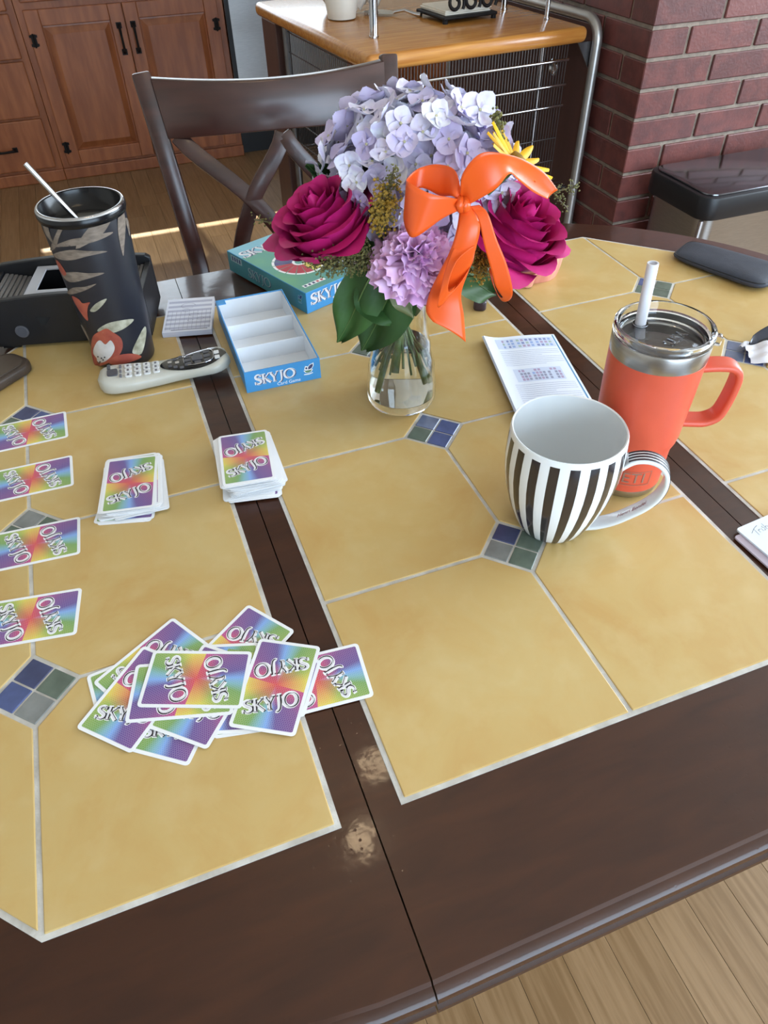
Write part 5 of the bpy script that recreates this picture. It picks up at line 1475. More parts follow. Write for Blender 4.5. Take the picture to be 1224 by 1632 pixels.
MB().grid(case_fn, 32, 12, wrapu=True).build('shell', M_case, cs_, smooth=180)
q = [case_fn(i / 32, 0.62) for i in range(32)]
MB().tube(q, 0.0008, 5, closed=True).build('zip_seam', M_black, cs_)

tp = atZ(1186, 568, TABLE_Z)
M_tissue = mat('white_tissue', sr(226, 224, 230), 0.85, var=0.06, scale=40, bump=0.3, bscale=120)
def tis(u, v):
    x = 0.075 * u; y = -0.028 * (v - 0.5) * 2 * (0.35 + 0.65 * math.sin(math.pi * min(1, 0.12 + u * 1.2)) ** 0.8)
    z = 0.004 + 0.012 * math.sin(math.pi * v) * (0.4 + 0.6 * u) + 0.0022 * math.sin(14 * u + 5 * v) + 0.0016 * math.sin(23 * v + 7 * u)
    return (x, y, max(0.0004, z))
tso = MB().grid(tis, 22, 14).build('paper_tissue', M_tissue, None, smooth=180); tso.location = (tp.x, tp.y, TABLE_Z + 0.0002); tso.rotation_euler = (0, 0, R_(-14)); tag(tso, 'crumpled white tissue lying over a blue mosaic diamond', 'tissue')
dk = atZ(1195, 562, TABLE_Z)
gl = empty('sunglasses', 'dark grey rounded sunglasses lens behind the crumpled tissue', 'sunglasses', (dk.x, dk.y, TABLE_Z + 0.0002), R_(-20))
def lensf(u, v):
    a = math.pi * u; return (0.0 + 0.05 * (1 - math.cos(a)) * 0.5 + 0.0, 0.012 + 0.004 * v, 0.001 + (0.034 * math.sin(a) ** 0.7) * v)
MB().grid(lambda u, v: (0.060 * v * 1.0 + 0.002, 0.014 + 0.030 * math.sin(math.pi * u) * math.sqrt(v) - 0.004 * u, 0.0015 + 0.026 * math.sin(math.pi * u) ** 0.6 * math.sin(0.35 + v * 1.1)), 14, 10).build('lens', mat('dark_lens', sr(48, 50, 62), 0.25, var=0.15, scale=30), gl, smooth=180)
MB().tube([(0.0, 0.013, 0.002), (0.03, 0.016, 0.012), (0.066, 0.02, 0.016)], 0.0014, 8).build('frame_edge', M_black, gl, smooth=60)

nz_ = TABLE_Z + 0.004
n0, n1, n2 = atZ(1173, 843, nz_), atZ(1224, 821, nz_), atZ(1224, 893, nz_)
nang = math.atan2(n1.y - n0.y, n1.x - n0.x)
nt_ = empty('note_paper', 'stack of white note paper with a pencilled name across the right seam', 'note paper', (n0.x, n0.y, TABLE_Z + 0.0002), nang)
M_note = mat('note_sheet', sr(220, 232, 242), 0.7, var=0.03, scale=20); M_noteb = mat('note_backing', sr(186, 176, 190), 0.7, var=0.1, scale=30)
MB().prism(rrect(-0.004, 0.10, -0.132, 0.0, 0.003, 3), 0, 0.0018).xf(Matrix.Rotation(R_(-2), 4, 'Z') @ Matrix.Translation((-0.0035, -0.006, 0))).build('lower_sheet', M_noteb, nt_)
MB().prism(rrect(0.0, 0.10, -0.130, 0.0, 0.003, 3), 0.0022, 0.0042).build('top_sheet', M_note, nt_)
hw = MB(); zz = 0.00428
def hs(pts, w=0.00055): hw.strip(bez([(x / 1000, y / 1000) for x, y in pts], 4) if len(pts) > 2 else [(x / 1000, y / 1000) for x, y in pts], w, zz)
# pencilled "Trish" and "2"
hs([(9, -12), (16, -8), (22, -6)]); hs([(15, -8), (14.5, -13), (14, -17)])
hs([(18, -11), (18, -15)]); hs([(18, -12.5), (19.5, -11), (21, -11.5)]); hs([(22.5, -11), (22, -15)])
hs([(26, -9), (24.5, -10), (26, -12), (25, -14.5), (23.5, -14)]); hs([(28, -6), (27.5, -14.5)]); hs([(27.5, -12), (29.5, -10.5), (31, -12), (32, -14.5), (36, -14)])
hs([(25, -24), (27, -22), (29.5, -23), (28.5, -27), (25, -31)]); hs([(25, -31), (32, -30)])
hw.build('handwriting', mat('pencil', sr(110, 120, 134), 0.6, var=0.1), nt_)

b0 = atZ(30, 580, TABLE_Z)
ph = empty('leather_case', 'dark brown rounded leather case at the table end by the shuffler', 'case', (b0.x, b0.y, TABLE_Z + 0.0002), R_(40))
M_leath = mat('brown_leather', sr(74, 62, 54), 0.45, var=0.25, scale=40, bump=0.15, bscale=400)
MB().prism(rrect(-0.115, 0.004, -0.034, 0.020, 0.018, 6), 0, 0.014).build('shell', M_leath, ph, bevel=0.004, seg=3, smooth=50)
MB().prism(rrect(-0.108, -0.003, -0.027, 0.013, 0.014, 6), 0.0138, 0.0152).build('top_panel', mat('brown_leather_top', sr(92, 80, 70), 0.35, var=0.2, scale=40), ph, smooth=50)

pp = atZ(838, 456, TABLE_Z)
po = empty('peach_pouch', 'small peach coloured pleated pouch with an olive rim behind the right rose', 'pouch', (pp.x + 0.030, pp.y + 0.026, TABLE_Z + 0.0002))
M_peach = mat('peach_fabric', sr(224, 158, 134), 0.65, var=0.25, scale=60, stretch=(1, 1, 0.15), col2=sr(208, 134, 112))
def pouch(u, v):
    a = 2 * math.pi * u; r = (0.026 + 0.010 * math.sin(math.pi * (0.15 + 0.6 * v))) * (1 + 0.035 * math.sin(9 * a) * (0.4 + v))
    return (r * math.cos(a) * 1.15, r * math.sin(a) * 0.85, 0.055 * v)
MB().grid(pouch, 54, 10, wrapu=True).build('fabric_wall', M_peach, po, smooth=180)
MB().grid(lambda u, v: (pouch(u, 0)[0] * v, pouch(u, 0)[1] * v, 0.0005), 54, 3, wrapu=True).build('bottom', M_peach, po)
MB().tube([Vector(pouch(i / 54, 1.0)) for i in range(54)], 0.0022, 8, closed=True).build('rim_cord', mat('olive_cord', sr(112, 124, 96), 0.7, var=0.2), po, smooth=60)
MB().grid(lambda u, v: (-0.030 + 0.010 * math.cos(math.pi * u) + 0.006 * v, -0.026 - 0.010 * math.sin(math.pi * u), 0.002 + 0.020 * v), 12, 6).build('gathered_fold', M_peach, po, smooth=180)

k0 = atZ(764, 497, TABLE_Z); k1 = atZ(768, 440, TABLE_Z)
bdv = Vector((k1.x - k0.x, k1.y - k0.y)); br = empty('wooden_handle', 'dark rounded wooden handle lying on the tile behind the vase', 'utensil', (k0.x, k0.y, TABLE_Z + 0.0002), math.atan2(bdv.y, bdv.x))
M_dkhandle = mat('dark_handle', sr(56, 40, 50), 0.4, var=0.2, scale=30)
MB().prism(rrect(0.0, 0.13, -0.0095, 0.0095, 0.006, 4), 0.0, 0.015).build('grip', M_dkhandle, br, bevel=0.003, seg=3, smooth=50)
MB().lathe([(0.003, 0.0), (0.003, 0.0004)], 12, (0.02, 0, 0.015)).build('rivet', M_chrome, br)
# ================================================================== vase
VX, VY = VASE.x, VASE.y
vz = TABLE_Z + 0.0002
vs_ = empty('glass_vase', 'clear glass bottle vase with water holding the flower bouquet', 'vase', (VX, VY, vz))
def vr(z):
    P = [(0.0, 0.0395), (0.006, 0.0425), (0.02, 0.0428), (0.045, 0.0405), (0.075, 0.0350), (0.10, 0.0305), (0.125, 0.0285), (0.15, 0.0300)]
    for i in range(len(P) - 1):
        if z <= P[i + 1][0]:
            t = (z - P[i][0]) / (P[i + 1][0] - P[i][0]); t = t * t * (3 - 2 * t) if i > 0 else t
            return lerp(P[i][1], P[i + 1][1], t)
    return P[-1][1]
zs = [0.0, 0.003, 0.006, 0.012, 0.02, 0.03, 0.04, 0.05, 0.06, 0.07, 0.08, 0.09, 0.10, 0.11, 0.12, 0.13, 0.14, 0.15]
M_glass, nt, b_ = newmat('vase_glass'); setp(b_, rough=0.0, trans=1.0, ior=1.45); b_.inputs['Base Color'].default_value = (0.97, 0.99, 0.98, 1)
M_water, nt, b_ = newmat('vase_water'); setp(b_, rough=0.0, trans=1.0, ior=1.33); b_.inputs['Base Color'].default_value = (0.98, 0.99, 0.99, 1)
M_vglass = glassy('vase_clear_glass', (0.95, 0.975, 0.97, 1), ior=0.85, rough=0.01)
MB().lathe([(0.0, 0.0)] + [(vr(z), z) for z in zs] + [(vr(0.15) - 0.0026, 0.15)] + [(vr(z) - 0.0026, z) for z in reversed(zs) if z >= 0.012] + [(0.0, 0.0105)], 64, caps=False).build('glass', M_glass, vs_, smooth=60)
MB().lathe([(0.0, 0.0115)] + [(vr(z) - 0.0032, z) for z in zs if 0.012 <= z <= 0.085] + [(0.0, 0.085)], 48, caps=False).build('water', M_water, vs_, smooth=60)

# ================================================================== flower helpers
TOC = -Vector(RC[2]); RGT = Vector(RC[0]); UPV = -Vector(RC[1])
NECK = Vector((VX, VY, vz + 0.135))
M_stem = mat('green_stem', sr(92, 118, 62), 0.5, var=0.3, scale=40)
M_stem2 = mat('brown_stem', sr(96, 88, 60), 0.55, var=0.3, scale=40)
rs = random.Random(21)
stem_n = [0]
def stem_for(root, head, r=0.0026, m=None, z_end=None):
    k = stem_n[0]; stem_n[0] += 1
    a = k * 2.4; rn = 0.013 * math.sqrt((k % 7 + 0.5) / 7)
    n = NECK + Vector((rn * math.cos(a), rn * math.sin(a), 0))
    rb_ = 0.026; bt = Vector((VX - rb_ * math.cos(a), VY - rb_ * math.sin(a), vz + (z_end if z_end else 0.018 + 0.012 * (k % 4))))
    h = Vector(head); pts = [h, h.lerp(n, 0.55) + Vector((0, 0, 0.012)), n, n.lerp(bt, 0.5), bt]
    MB().tube(pts, [r, r, r, r, r * 1.05], 8).build('stem', m or M_stem, root, smooth=60, world=True)
def basis(axis, roll=0.0):
    z = Vector(axis).normalized(); x = UPV.cross(z); x = x.normalized() if x.length > 1e-4 else RGT.copy(); y = z.cross(x)
    M = Matrix((x, y, z)).transposed().to_4x4() @ Matrix.Rotation(roll, 4, 'Z'); return M
def aimed(root, head, axis, roll=0.0):
    """local frame of a flower head: matrix from head space to the root's space"""
    return RM[root.name] @ Matrix.Translation(head) @ basis(axis, roll)
def petal_obj(root, mesh, M, name='petal'):
    o = bpy.data.objects.new(name, mesh); o.matrix_local = M; link(o, root); o.matrix_local = M; return o
def flower_root(name, label, cat, head, group=None):
    return empty(name, label, cat, (VX, VY, vz + 0.02), 0, group)
def petal_mat(name, c1, c2, rough=0.55, rand=0.6, sc=30):
    m = mat(name, c1, rough, var=0.5, scale=sc, col2=c2, rand=rand, spec=0.25)
    return m

# ---------------------------------------------------------------- roses
M_rose = petal_mat('magenta_rose_petal', sr(192, 34, 114), sr(166, 18, 92))
def rose(label, px, py, off, R, ax, roll):
    head = atD(px, py, off); root = flower_root('rose', label, 'rose', head)
    layers = [(2, 0.09, 0.66, 0.00, 1.9), (3, 0.18, 0.70, 0.00, 1.45), (3, 0.29, 0.70, 0.01, 1.35), (4, 0.41, 0.67, 0.03, 1.10), (4, 0.53, 0.62, 0.06, 1.05), (5, 0.66, 0.52, 0.10, 0.92), (5, 0.78, 0.38, 0.15, 0.88), (5, 0.87, 0.16, 0.24, 0.80), (3, 0.90, 0.02, 0.36, 0.62)]
    Mh = aimed(root, head, ax, roll); n = 0
    for li, (cnt, rr, top, flare, hw) in enumerate(layers):
        for j in range(cnt):
            rd = random.Random(li * 31 + j + int(px)); phi = 2 * math.pi * j / cnt + li * 0.9 + rd.uniform(-0.15, 0.15)
            tp = top + rd.uniform(-0.05, 0.05); fl2 = flare * rd.uniform(0.8, 1.25); pk = (0.30 if li == 8 else rd.uniform(0.05, 0.13)) if li > 2 else 0.03
            def fn(u, v):
                s = (u - 0.5) * 2
                edge = 1 - 0.30 * abs(s) ** 2.4
                vv = v * edge
                w = hw * (0.45 + 0.55 * math.sin(math.pi * min(1, 0.12 + vv * 0.62)))
                a = phi + s * w + 0.10 * s * vv
                r = rr * (math.sin(math.pi / 2 * min(1, vv * 1.7 + 0.03)) ** 0.6) * (1 + 0.07 * s - 0.10 * max(0, vv - 0.5) * (li < 5)) + fl2 * vv ** 4
                z = -0.72 + (tp + 0.72) * (vv ** 0.85)
                tip = max(0, vv - 0.80) / 0.20
                if li >= 2:
                    r += tip ** 2 * (0.05 + 0.012 * li); z -= tip ** 2 * (0.01 + 0.018 * (li - 1)); r += pk * 0.7 * (1 - abs(s)) ** 2 * tip
                else: r *= 1 - 0.25 * tip
                r += 0.018 * math.sin(5 * s + j) * vv
                return (R * r * math.cos(a), R * r * math.sin(a), R * z)
            me = MB().grid(fn, 10, 9).mesh('petal', M_rose, smooth=180)
            petal_obj(root, me, Mh); n += 1
    M2 = RM[root.name]
    for j in range(5):
        a = 2 * math.pi * j / 5
        b = MB().grid(lambda u, v: (R * (0.15 + 0.55 * v) * math.cos(a + (u - 0.5) * 0.7 * (1 - v)), R * (0.15 + 0.55 * v) * math.sin(a + (u - 0.5) * 0.7 * (1 - v)), R * (-0.78 - 0.05 * v)), 4, 6)
        petal_obj(root, b.mesh('sepal', M_stem, smooth=180), Mh, 'sepal')
    back = head - Vector(ax).normalized() * R * 0.7
    stem_for(root, back, 0.0032)
    return root
rose('magenta rose over the game box lid at the bouquet side', 517, 352, 0.055, 0.0475, TOC * 0.74 - RGT * 0.42 + UPV * 0.50, 0.3)
rose('magenta rose beside the falling orange ribbon tails', 820, 366, 0.045, 0.0495, TOC * 0.76 + RGT * 0.38 + UPV * 0.45, 1.2)

# ---------------------------------------------------------------- carnation
M_carn = petal_mat('pink_carnation_petal', sr(240, 204, 238), sr(222, 170, 218), sc=60)
ch_ = atD(662, 408, 0.090)
cr_ = flower_root('carnation', 'ruffled lilac pink carnation under the ribbon loop', 'carnation', ch_)
Mh = aimed(cr_, ch_, TOC * 0.9 + UPV * 0.25 - RGT * 0.05)
RCn = 0.044
for j in range(40):
    rd = random.Random(100 + j); t = j / 39; phi = j * 2.39996 + rd.uniform(-0.2, 0.2)
    el = lerp(78, -6, t ** 0.85) + rd.uniform(-10, 10); ln3 = RCn * lerp(0.62, 1.08, t) * rd.uniform(0.9, 1.08); fan = lerp(0.75, 0.62, t) * rd.uniform(0.85, 1.15)
    ph = rd.uniform(0, 6.28); amp = RCn * lerp(0.10, 0.085, t)
    e = R_(el)
    def fn(u, v):
        s = (u - 0.5) * 2
        zig = 1 + 0.035 * (1 if int(u * 16 + 0.5) % 2 else -1) * (v > 0.9)
        l = ln3 * v * zig * (1 - 0.10 * abs(s) ** 3)
        w = s * fan * (0.15 + 0.85 * v)
        ruff = amp * v ** 2 * math.sin(7.5 * s + ph) + amp * 0.5 * v ** 3 * math.sin(15 * s + 2 * ph)
        x = l * math.cos(w) * math.cos(e) - ruff * math.sin(e); y = l * math.sin(w); z = l * math.cos(w) * math.sin(e) + ruff * math.cos(e) - 0.012 * t - 0.004 * v * v * t
        return (x * math.cos(phi) - y * math.sin(phi), x * math.sin(phi) + y * math.cos(phi), z)
    petal_obj(cr_, MB().grid(fn, 16, 7).mesh('petal', M_carn, smooth=180), Mh)
stem_for(cr_, ch_ - TOC * 0.03 - UPV * 0.02, 0.0024)

# ---------------------------------------------------------------- hydrangea
def hyd_material():
    m, nt, b = newmat('lavender_hydrangea'); N = nt.nodes; L = nt.links
    oi = N.new('ShaderNodeObjectInfo'); cr = N.new('ShaderNodeValToRGB'); E = cr.color_ramp.elements
    E[0].position = 0; E[0].color = sr(192, 180, 220); E[1].position = 1; E[1].color = sr(234, 236, 244)
    for p, c in ((0.25, sr(206, 196, 228)), (0.5, sr(216, 212, 234)), (0.75, sr(226, 224, 238))): E.new(p).color = c
    L.new(oi.outputs['Random'], cr.inputs['Fac'])
    tc = N.new('ShaderNodeTexCoord'); no = N.new('ShaderNodeTexNoise'); no.inputs['Scale'].default_value = 120; L.new(tc.outputs['Object'], no.inputs['Vector'])
    mx = N.new('ShaderNodeMix'); mx.data_type = 'RGBA'; mx.inputs['B'].default_value = sr(198, 184, 224)
    mr = N.new('ShaderNodeMapRange'); mr.inputs['From Min'].default_value = 0.45; mr.inputs['From Max'].default_value = 0.7; mr.inputs['To Max'].default_value = 0.6
    L.new(no.outputs['Fac'], mr.inputs['Value']); L.new(mr.outputs[0], mx.inputs['Factor']); L.new(cr.outputs[0], mx.inputs['A'])
    L.new(mx.outputs['Result'], b.inputs['Base Color']); setp(b, rough=0.55, sheen=0.2)
    return m
M_hyd = hyd_material(); M_eye = mat('floret_eye', sr(190, 186, 150), 0.5, var=0.2)
def floret_mesh(seed):
    rd = random.Random(seed); b = MB(); R = 0.0165
    for q in range(4):
        phi = q * math.pi / 2 + rd.uniform(-0.12, 0.12); sz = R * rd.uniform(0.88, 1.08); cup = rd.uniform(0.10, 0.55); tw = rd.uniform(-0.25, 0.25); dz = 0.0004 * q
        def fn(u, v):
            s = (u - 0.5) * 2; w = 0.60 * math.sin(math.pi * min(1, 0.10 + v * 0.86)) ** 0.75
            x = sz * v; y = s * sz * w
            z = dz + sz * (cup * v * v * 0.8 - 0.10 * math.sin(math.pi * v)) + 0.12 * sz * s * s * (1 - v) + tw * y * v + 0.0004 * math.sin(8 * s + q)
            return (x * math.cos(phi) - y * math.sin(phi), x * math.sin(phi) + y * math.cos(phi), z)
        b.grid(fn, 6, 5)
    n0 = len(b.f); b.lathe([(0.0006, 0.0), (0.0016, 0.0008), (0.0012, 0.002)], 6, (0, 0, 0.0), m=1)
    return b.mesh('floret', [M_hyd, M_eye], smooth=60)
fl_me = [floret_mesh(s) for s in range(6)]
hc = atD(668, 286, -0.004)
hy = flower_root('hydrangea', 'large lavender hydrangea head crowning the bouquet', 'hydrangea', hc)
Mi = RM[hy.name]
rx_, ry_, rz2 = 0.096, 0.080, 0.080
npl = 280; cnt = 0
for k in range(npl):
    z = 1 - 2 * (k + 0.5) / npl; r = math.sqrt(1 - z * z); a = k * 2.39996
    d = Vector((r * math.cos(a), r * math.sin(a), z))
    if d.z < -0.45: continue
    rd = random.Random(k + 500)
    jit = rd.uniform(0.82, 1.06)
    P = hc + (RGT * d.x * rx_ + Vector((-RGT.y, RGT.x, 0)).normalized() * d.y * ry_ + Vector((0, 0, 1)) * d.z * rz2) * jit
    nrm = (RGT * d.x / rx_ + Vector((-RGT.y, RGT.x, 0)).normalized() * d.y / ry_ + Vector((0, 0, 1)) * d.z / rz2).normalized()
    nrm = (nrm + Vector((rd.uniform(-1, 1), rd.uniform(-1, 1), rd.uniform(-1, 1))) * 0.60).normalized()
    M = Mi @ Matrix.Translation(P) @ basis(nrm, rd.uniform(0, 6.28)) @ Matrix.Scale(rd.uniform(0.85, 1.12), 4)
    petal_obj(hy, fl_me[k % 6], M, 'floret'); cnt += 1
core = MB().lathe([(0.0001, -0.5), (0.5, -0.42), (0.8, 0.0), (0.62, 0.5), (0.0001, 0.78)], 16).xf(Mi @ Matrix.Translation(hc) @ Matrix.Diagonal((0.082, 0.075, 0.075, 1)))
core.build('flower_stalks', mat('pale_green_stalks', sr(120, 132, 100), 0.7, var=0.4, scale=60), hy, smooth=180)
stem_for(hy, hc - Vector((0, 0, 0.03)), 0.0045)

# ---------------------------------------------------------------- yellow daisy
M_yel = petal_mat('yellow_daisy_petal', sr(226, 178, 28), sr(206, 150, 20))
dh_ = atD(824, 258, 0.062)
dy = flower_root('yellow_daisy', 'yellow strap petalled daisy half hidden behind the ribbon', 'daisy', dh_)
Mh = aimed(dy, dh_, TOC * 0.55 + RGT * 0.50 + UPV * 0.45)
for j in range(18):
    phi = 2 * math.pi * j / 18; rd = random.Random(j)
    ln4 = 0.032 * rd.uniform(0.9, 1.1); up = rd.uniform(0.05, 0.30)
    def fn(u, v):
        s = (u - 0.5) * 2; w = 0.0042 * math.sin(math.pi * min(1, 0.12 + 0.80 * v)) ** 0.6
        x = 0.006 + ln4 * v; y = s * w; z = ln4 * up * v - 0.002 * s * s
        return (x * math.cos(phi) - y * math.sin(phi), x * math.sin(phi) + y * math.cos(phi), z)
    petal_obj(dy, MB().grid(fn, 3, 6).mesh('petal', M_yel, smooth=180), Mh)
petal_obj(dy, MB().lathe([(0.0, 0.0), (0.009, 0.001), (0.008, 0.005), (0.0, 0.007)], 14, caps=False).mesh('disc', mat('daisy_disc', sr(150, 110, 30), 0.8, var=0.3, scale=200), smooth=180), Mh, 'disc')
stem_for(dy, dh_ - Vector((0, 0, 0.004)), 0.0022)

# ---------------------------------------------------------------- leaves
M_leafg = mat('dark_green_leaf', sr(54, 88, 40), 0.55, var=0.45, scale=14, col2=sr(38, 64, 32), spec=0.3)
M_leafo = mat('olive_leaf_underside', sr(110, 118, 82), 0.5, var=0.35, scale=18, col2=sr(92, 104, 68))
def leaf(label, base, tip, width, m, fold=0.25, bend=0.12, side=None, cat='leaf'):
    b0, t0 = atD(*base), atD(*tip); ax = (t0 - b0); L0 = ax.length; ax.normalize()
    sd = ax.cross(TOC).normalized() if side is None else side; nn = sd.cross(ax).normalized()
    root = empty('green_leaf', label, cat, (VX, VY, vz + 0.02), 0, 'salal leaves in the bouquet'); Mi2 = RM[root.name]
    def fn(u, v):
        s = (u - 0.5) * 2
        w = width * (math.sin(math.pi * min(1, v * 0.93 + 0.03) ** 0.72) ** 0.85)
        p = b0 + ax * L0 * v + sd * s * w * (1 + 0.03 * math.sin(12 * v)) + nn * (fold * abs(s) * w * 0.6 - bend * L0 * (v - 0.3) ** 2 + 0.004 * math.sin(7 * v + 4 * s))
        return Mi2 @ p
    MB().grid(fn, 10, 14).build('blade', m, root, smooth=180)
    mid = [Vector(fn(0.5, i / 10)) + (Mi2.to_3x3() @ nn) * 0.0006 for i in range(11)]
    MB().tube(mid, [0.0011 * (1 - 0.08 * i) for i in range(11)], 6).build('midrib', M_stem, root)
    stem_for(root, b0, 0.0014, z_end=0.06)
    return root
leaf('dark green leaf hanging lowest beside the vase neck, tip down', (600, 425, 0.060), (537, 547, 0.060), 0.026, M_leafg, 0.10, 0.1)
leaf('broad dark green leaf spreading over the vase shoulder', (640, 435, 0.062), (574, 562, 0.055), 0.034, M_leafg, 0.15, 0.15)
leaf('dark green leaf lying across the vase mouth under the carnation', (575, 445, 0.05), (655, 512, 0.06), 0.030, M_leafg, 0.15, 0.1)
leaf('olive leaf with its pale underside showing below the carnation', (640, 425, 0.072), (660, 508, 0.075), 0.021, M_leafo, 0.25, 0.15)
leaf('shaded green leaf between the ribbon tails', (735, 430, 0.02), (790, 470, 0.0), 0.024, M_leafg, 0.15, 0.1)
leaf('small bright leaf tip beside the hydrangea and left rose', (545, 300, 0.0), (488, 262, 0.0), 0.012, M_leafg, 0.2, 0.1)
leaf('dark leaf in the shade behind the left rose', (590, 400, 0.01), (560, 300, 0.0), 0.030, M_leafg, 0.1, 0.1)

# ---------------------------------------------------------------- filler sprigs
M_gold = mat('golden_filler', sr(176, 138, 44), 0.75, var=0.6, scale=120, col2=sr(132, 112, 50))
M_olivef = mat('olive_filler', sr(122, 116, 66), 0.8, var=0.6, scale=120, col2=sr(88, 92, 52))
def sprig(label, pts, n, spread, m, bead, name='filler_sprig', stemm=None, seed=1, stem=True):
    """pts: list of (px, py, off) along the sprig, n beads scattered round side twigs"""
    root = empty(name, label, 'filler flower', (VX, VY, vz + 0.02), 0, 'filler sprigs in the bouquet'); Mi2 = RM[root.name]
    P = [atD(*p) for p in pts]; rd = random.Random(seed)
    tw = MB(); fb_ = MB()
    tw.tube(P, 0.0008, 5)
    for k in range(n):
        t = rd.random() ** 0.8 * (len(P) - 1); i = min(int(t), len(P) - 2); c = P[i].lerp(P[i + 1], t - i)
        d = Vector((rd.gauss(0, 1), rd.gauss(0, 1), rd.gauss(0, 1))).normalized() * spread * rd.random() ** 0.6
        q = c + d
        if k % 6 == 0: tw.tube([c, c.lerp(q, 0.6) + Vector((0, 0, 0.001)), q], 0.0004, 4)
        r = bead * rd.uniform(0.6, 1.2)
        fb_.add([q + Vector((r, 0, 0)), q + Vector((0, r, 0)), q - Vector((r, 0, 0)), q - Vector((0, r, 0)), q + Vector((0, 0, r)), q - Vector((0, 0, r))],
                [(0, 1, 4), (1, 2, 4), (2, 3, 4), (3, 0, 4), (1, 0, 5), (2, 1, 5), (3, 2, 5), (0, 3, 5)])
    tw.xf(Mi2); fb_.xf(Mi2)
    tw.build('twig', stemm or M_stem2, root)
    fo = fb_.build('tiny_florets', m, root); fo['kind'] = 'stuff'
    if stem: stem_for(root, P[0], 0.0012, z_end=0.05)
sprig('golden filler tuft between the rose and the ribbon loop', [(612, 360, 0.075), (612, 330, 0.085), (618, 300, 0.085)], 420, 0.015, M_gold, 0.0017, seed=2)
sprig('golden tuft low beside the carnation and left rose', [(600, 370, 0.08), (606, 345, 0.085), (600, 335, 0.085)], 160, 0.010, M_gold, 0.0018, seed=12)
sprig('feathery pale green tip rising before the hydrangea', [(618, 315, 0.085), (624, 290, 0.09), (628, 268, 0.09)], 110, 0.008, M_olivef, 0.0011, seed=3)
sprig('olive filler spray under the left rose', [(600, 415, 0.07), (560, 405, 0.085), (520, 415, 0.09)], 700, 0.019, M_olivef, 0.0014, seed=4)
sprig('drooping olive spray over the game box lid', [(585, 420, 0.06), (545, 425, 0.08), (490, 418, 0.085)], 300, 0.012, M_olivef, 0.0012, seed=14)
sprig('golden tuft between the ribbon tails', [(765, 440, 0.06), (768, 420, 0.07), (765, 400, 0.07)], 380, 0.015, M_gold, 0.0016, seed=5)
sprig('thin airy sprig reaching out over the chair back', [(490, 380, 0.03), (450, 358, 0.03), (405, 350, 0.03)], 60, 0.012, M_olivef, 0.0012, seed=6)
sprig('small dark upright sprig beside the left rose', [(470, 375, 0.04), (452, 362, 0.04), (447, 340, 0.04)], 60, 0.006, M_olivef, 0.0013, seed=7)
sprig('airy green sprig reaching past the right rose', [(850, 318, 0.02), (885, 305, 0.02), (918, 298, 0.02)], 90, 0.009, M_olivef, 0.0012, seed=8)
sprig('hanging tip of the airy green sprig by the right rose', [(880, 305, 0.02), (890, 318, 0.02), (903, 330, 0.02)], 40, 0.006, M_olivef, 0.0012, seed=18)
sprig('green bud spike rising right of the hydrangea', [(806, 250, 0.05), (798, 212, 0.04), (791, 176, 0.035)], 120, 0.007, M_olivef, 0.0019, seed=9)

# ---------------------------------------------------------------- orange satin ribbon
M_satin, nt, b_ = newmat('orange_satin')
N = nt.nodes; L = nt.links
tc = N.new('ShaderNodeTexCoord'); no = N.new('ShaderNodeTexNoise'); no.inputs['Scale'].default_value = 25; L.new(tc.outputs['Object'], no.inputs['Vector'])
mx = N.new('ShaderNodeMix'); mx.data_type = 'RGBA'; mx.inputs['A'].default_value = sr(238, 98, 30); mx.inputs['B'].default_value = sr(226, 82, 24); L.new(no.outputs['Fac'], mx.inputs['Factor']); L.new(mx.outputs['Result'], b_.inputs['Base Color'])
setp(b_, rough=0.34, spec=0.5)
rbn = empty('ribbon_bow', 'orange satin ribbon bow with long tails tied to the bouquet', 'ribbon', (VX, VY, vz + 0.02))
RO = 0.115
def cr3(P, n):
    out = []; Q = [P[0]] + P + [P[-1]]
    for i in range(1, len(Q) - 2):
        for k in range(n):
            t = k / n; a, b, c, d = Q[i - 1], Q[i], Q[i + 1], Q[i + 2]
            out.append(0.5 * (2 * b + (c - a) * t + (2 * a - 5 * b + 4 * c - d) * t * t + (3 * b - a - 3 * c + d) * t ** 3))
    out.append(P[-1]); return out
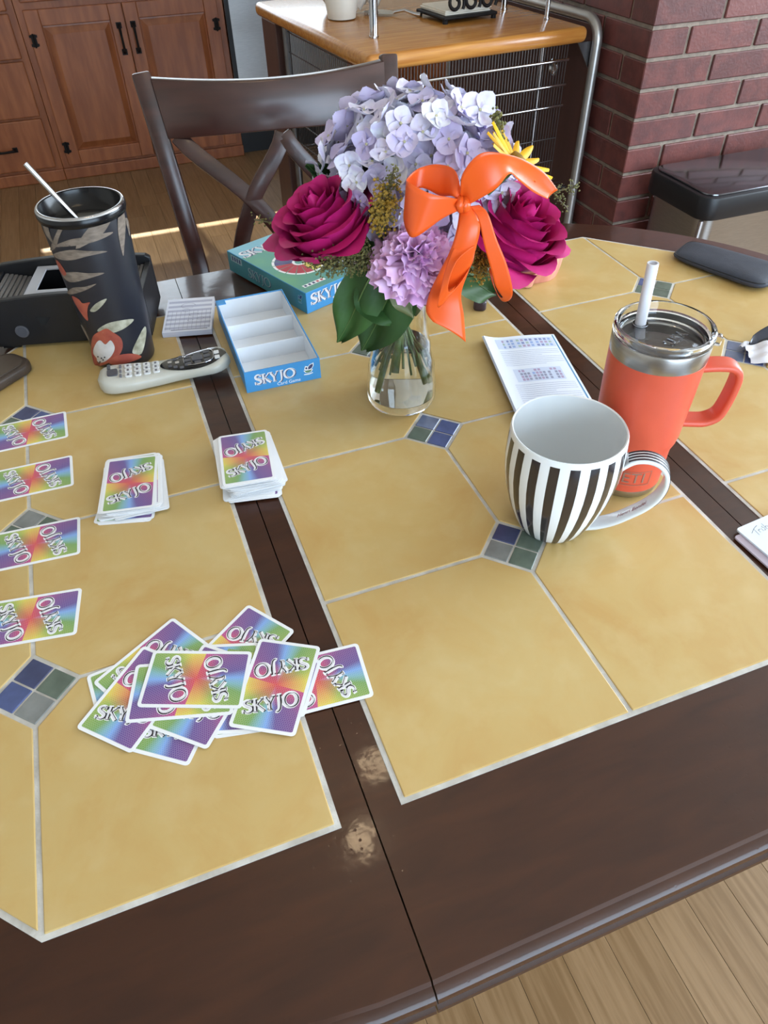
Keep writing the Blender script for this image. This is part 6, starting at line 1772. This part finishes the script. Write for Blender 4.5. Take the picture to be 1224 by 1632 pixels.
def ribbon(name, secs, cup=0.0):
    """secs: (upper px, upper py, lower px, lower py, off[, off of the lower edge])"""
    A = [atD(s[0], s[1], RO + s[4]) for s in secs]; B = [atD(s[2], s[3], RO + (s[5] if len(s) > 5 else s[4])) for s in secs]
    A = cr3(A, 6); B = cr3(B, 6); k = len(A); nv = 8
    Mi2 = RM[rbn.name]; b = MB(); vs = []
    for i in range(k):
        t = (A[min(k - 1, i + 1)] - A[max(0, i - 1)]); w = B[i] - A[i]; n = t.cross(w); n = n.normalized() if n.length > 1e-9 else Vector(TOC)
        for j in range(nv + 1):
            v = j / nv; vs.append(Mi2 @ (A[i].lerp(B[i], v) + n * cup * 4 * v * (1 - v)))
    b.add(vs, [(i * (nv + 1) + j, i * (nv + 1) + j + 1, (i + 1) * (nv + 1) + j + 1, (i + 1) * (nv + 1) + j) for i in range(k - 1) for j in range(nv)])
    o = b.build(name, M_satin, rbn, smooth=180)
    md = o.modifiers.new('thickness', 'SOLIDIFY'); md.thickness = 0.0004
    return o
ribbon('bow_loop', [(736, 318, 739, 332, 0.004), (727, 274, 724, 314, -0.006, 0.004), (700, 262, 702, 312, -0.020, -0.010), (668, 268, 668, 300, -0.022, -0.018), (649, 284, 644, 335, -0.004, -0.002),
                    (652, 291, 647, 366, 0.012, 0.014), (684, 308, 662, 378, 0.020, 0.022), (712, 314, 706, 348, 0.016, 0.014), (735, 318, 738, 333, 0.006)])
ribbon('bow_tail', [(733, 314, 738, 330, 0.004), (737, 278, 755, 322, 0.014, 0.012), (766, 245, 790, 301, 0.018, 0.014), (806, 246, 812, 277, 0.010, 0.006), (838, 256, 826, 287, -0.012, -0.006), (868, 275, 850, 306, -0.024, -0.014), (889, 303, 873, 317, -0.028, -0.020)], 0.002)
ribbon('hanging_tail', [(733, 334, 753, 330, 0.002), (728, 366, 765, 360, 0.012), (718, 398, 758, 396, 0.014), (702, 430, 748, 428, 0.010), (685, 466, 735, 468, 0.006), (679, 495, 739, 502, 0.008), (690, 513, 742, 545, 0.012)], 0.0025)
ribbon('front_curl', [(722, 396, 757, 392, 0.015, 0.016), (712, 424, 730, 414, 0.020, 0.024), (703, 458, 716, 446, 0.026, 0.028), (697, 488, 716, 466, 0.026, 0.026), (708, 482, 734, 450, 0.018), (726, 456, 752, 420, 0.010), (738, 428, 757, 400, 0.007)])
ribbon('narrow_loop', [(748, 329, 764, 327, 0.002), (762, 348, 778, 341, 0.010), (771, 388, 792, 382, 0.012), (782, 428, 808, 422, 0.012), (790, 456, 817, 461, 0.010), (801, 473, 813, 477, 0.002), (795, 471, 800, 479, -0.006), (784, 448, 789, 458, -0.014), (779, 425, 783, 430, -0.016)])
kn = [atD(738 + 5 * math.cos(t * 0.63), 326 + 9 * math.sin(t * 0.63), RO + 0.006 + 0.006 * math.cos(t * 0.63 * 2)) for t in range(10)]
MB().tube([RM[rbn.name] @ p for p in kn], 0.0040, 10, closed=True).build('knot', M_satin, rbn, smooth=180)
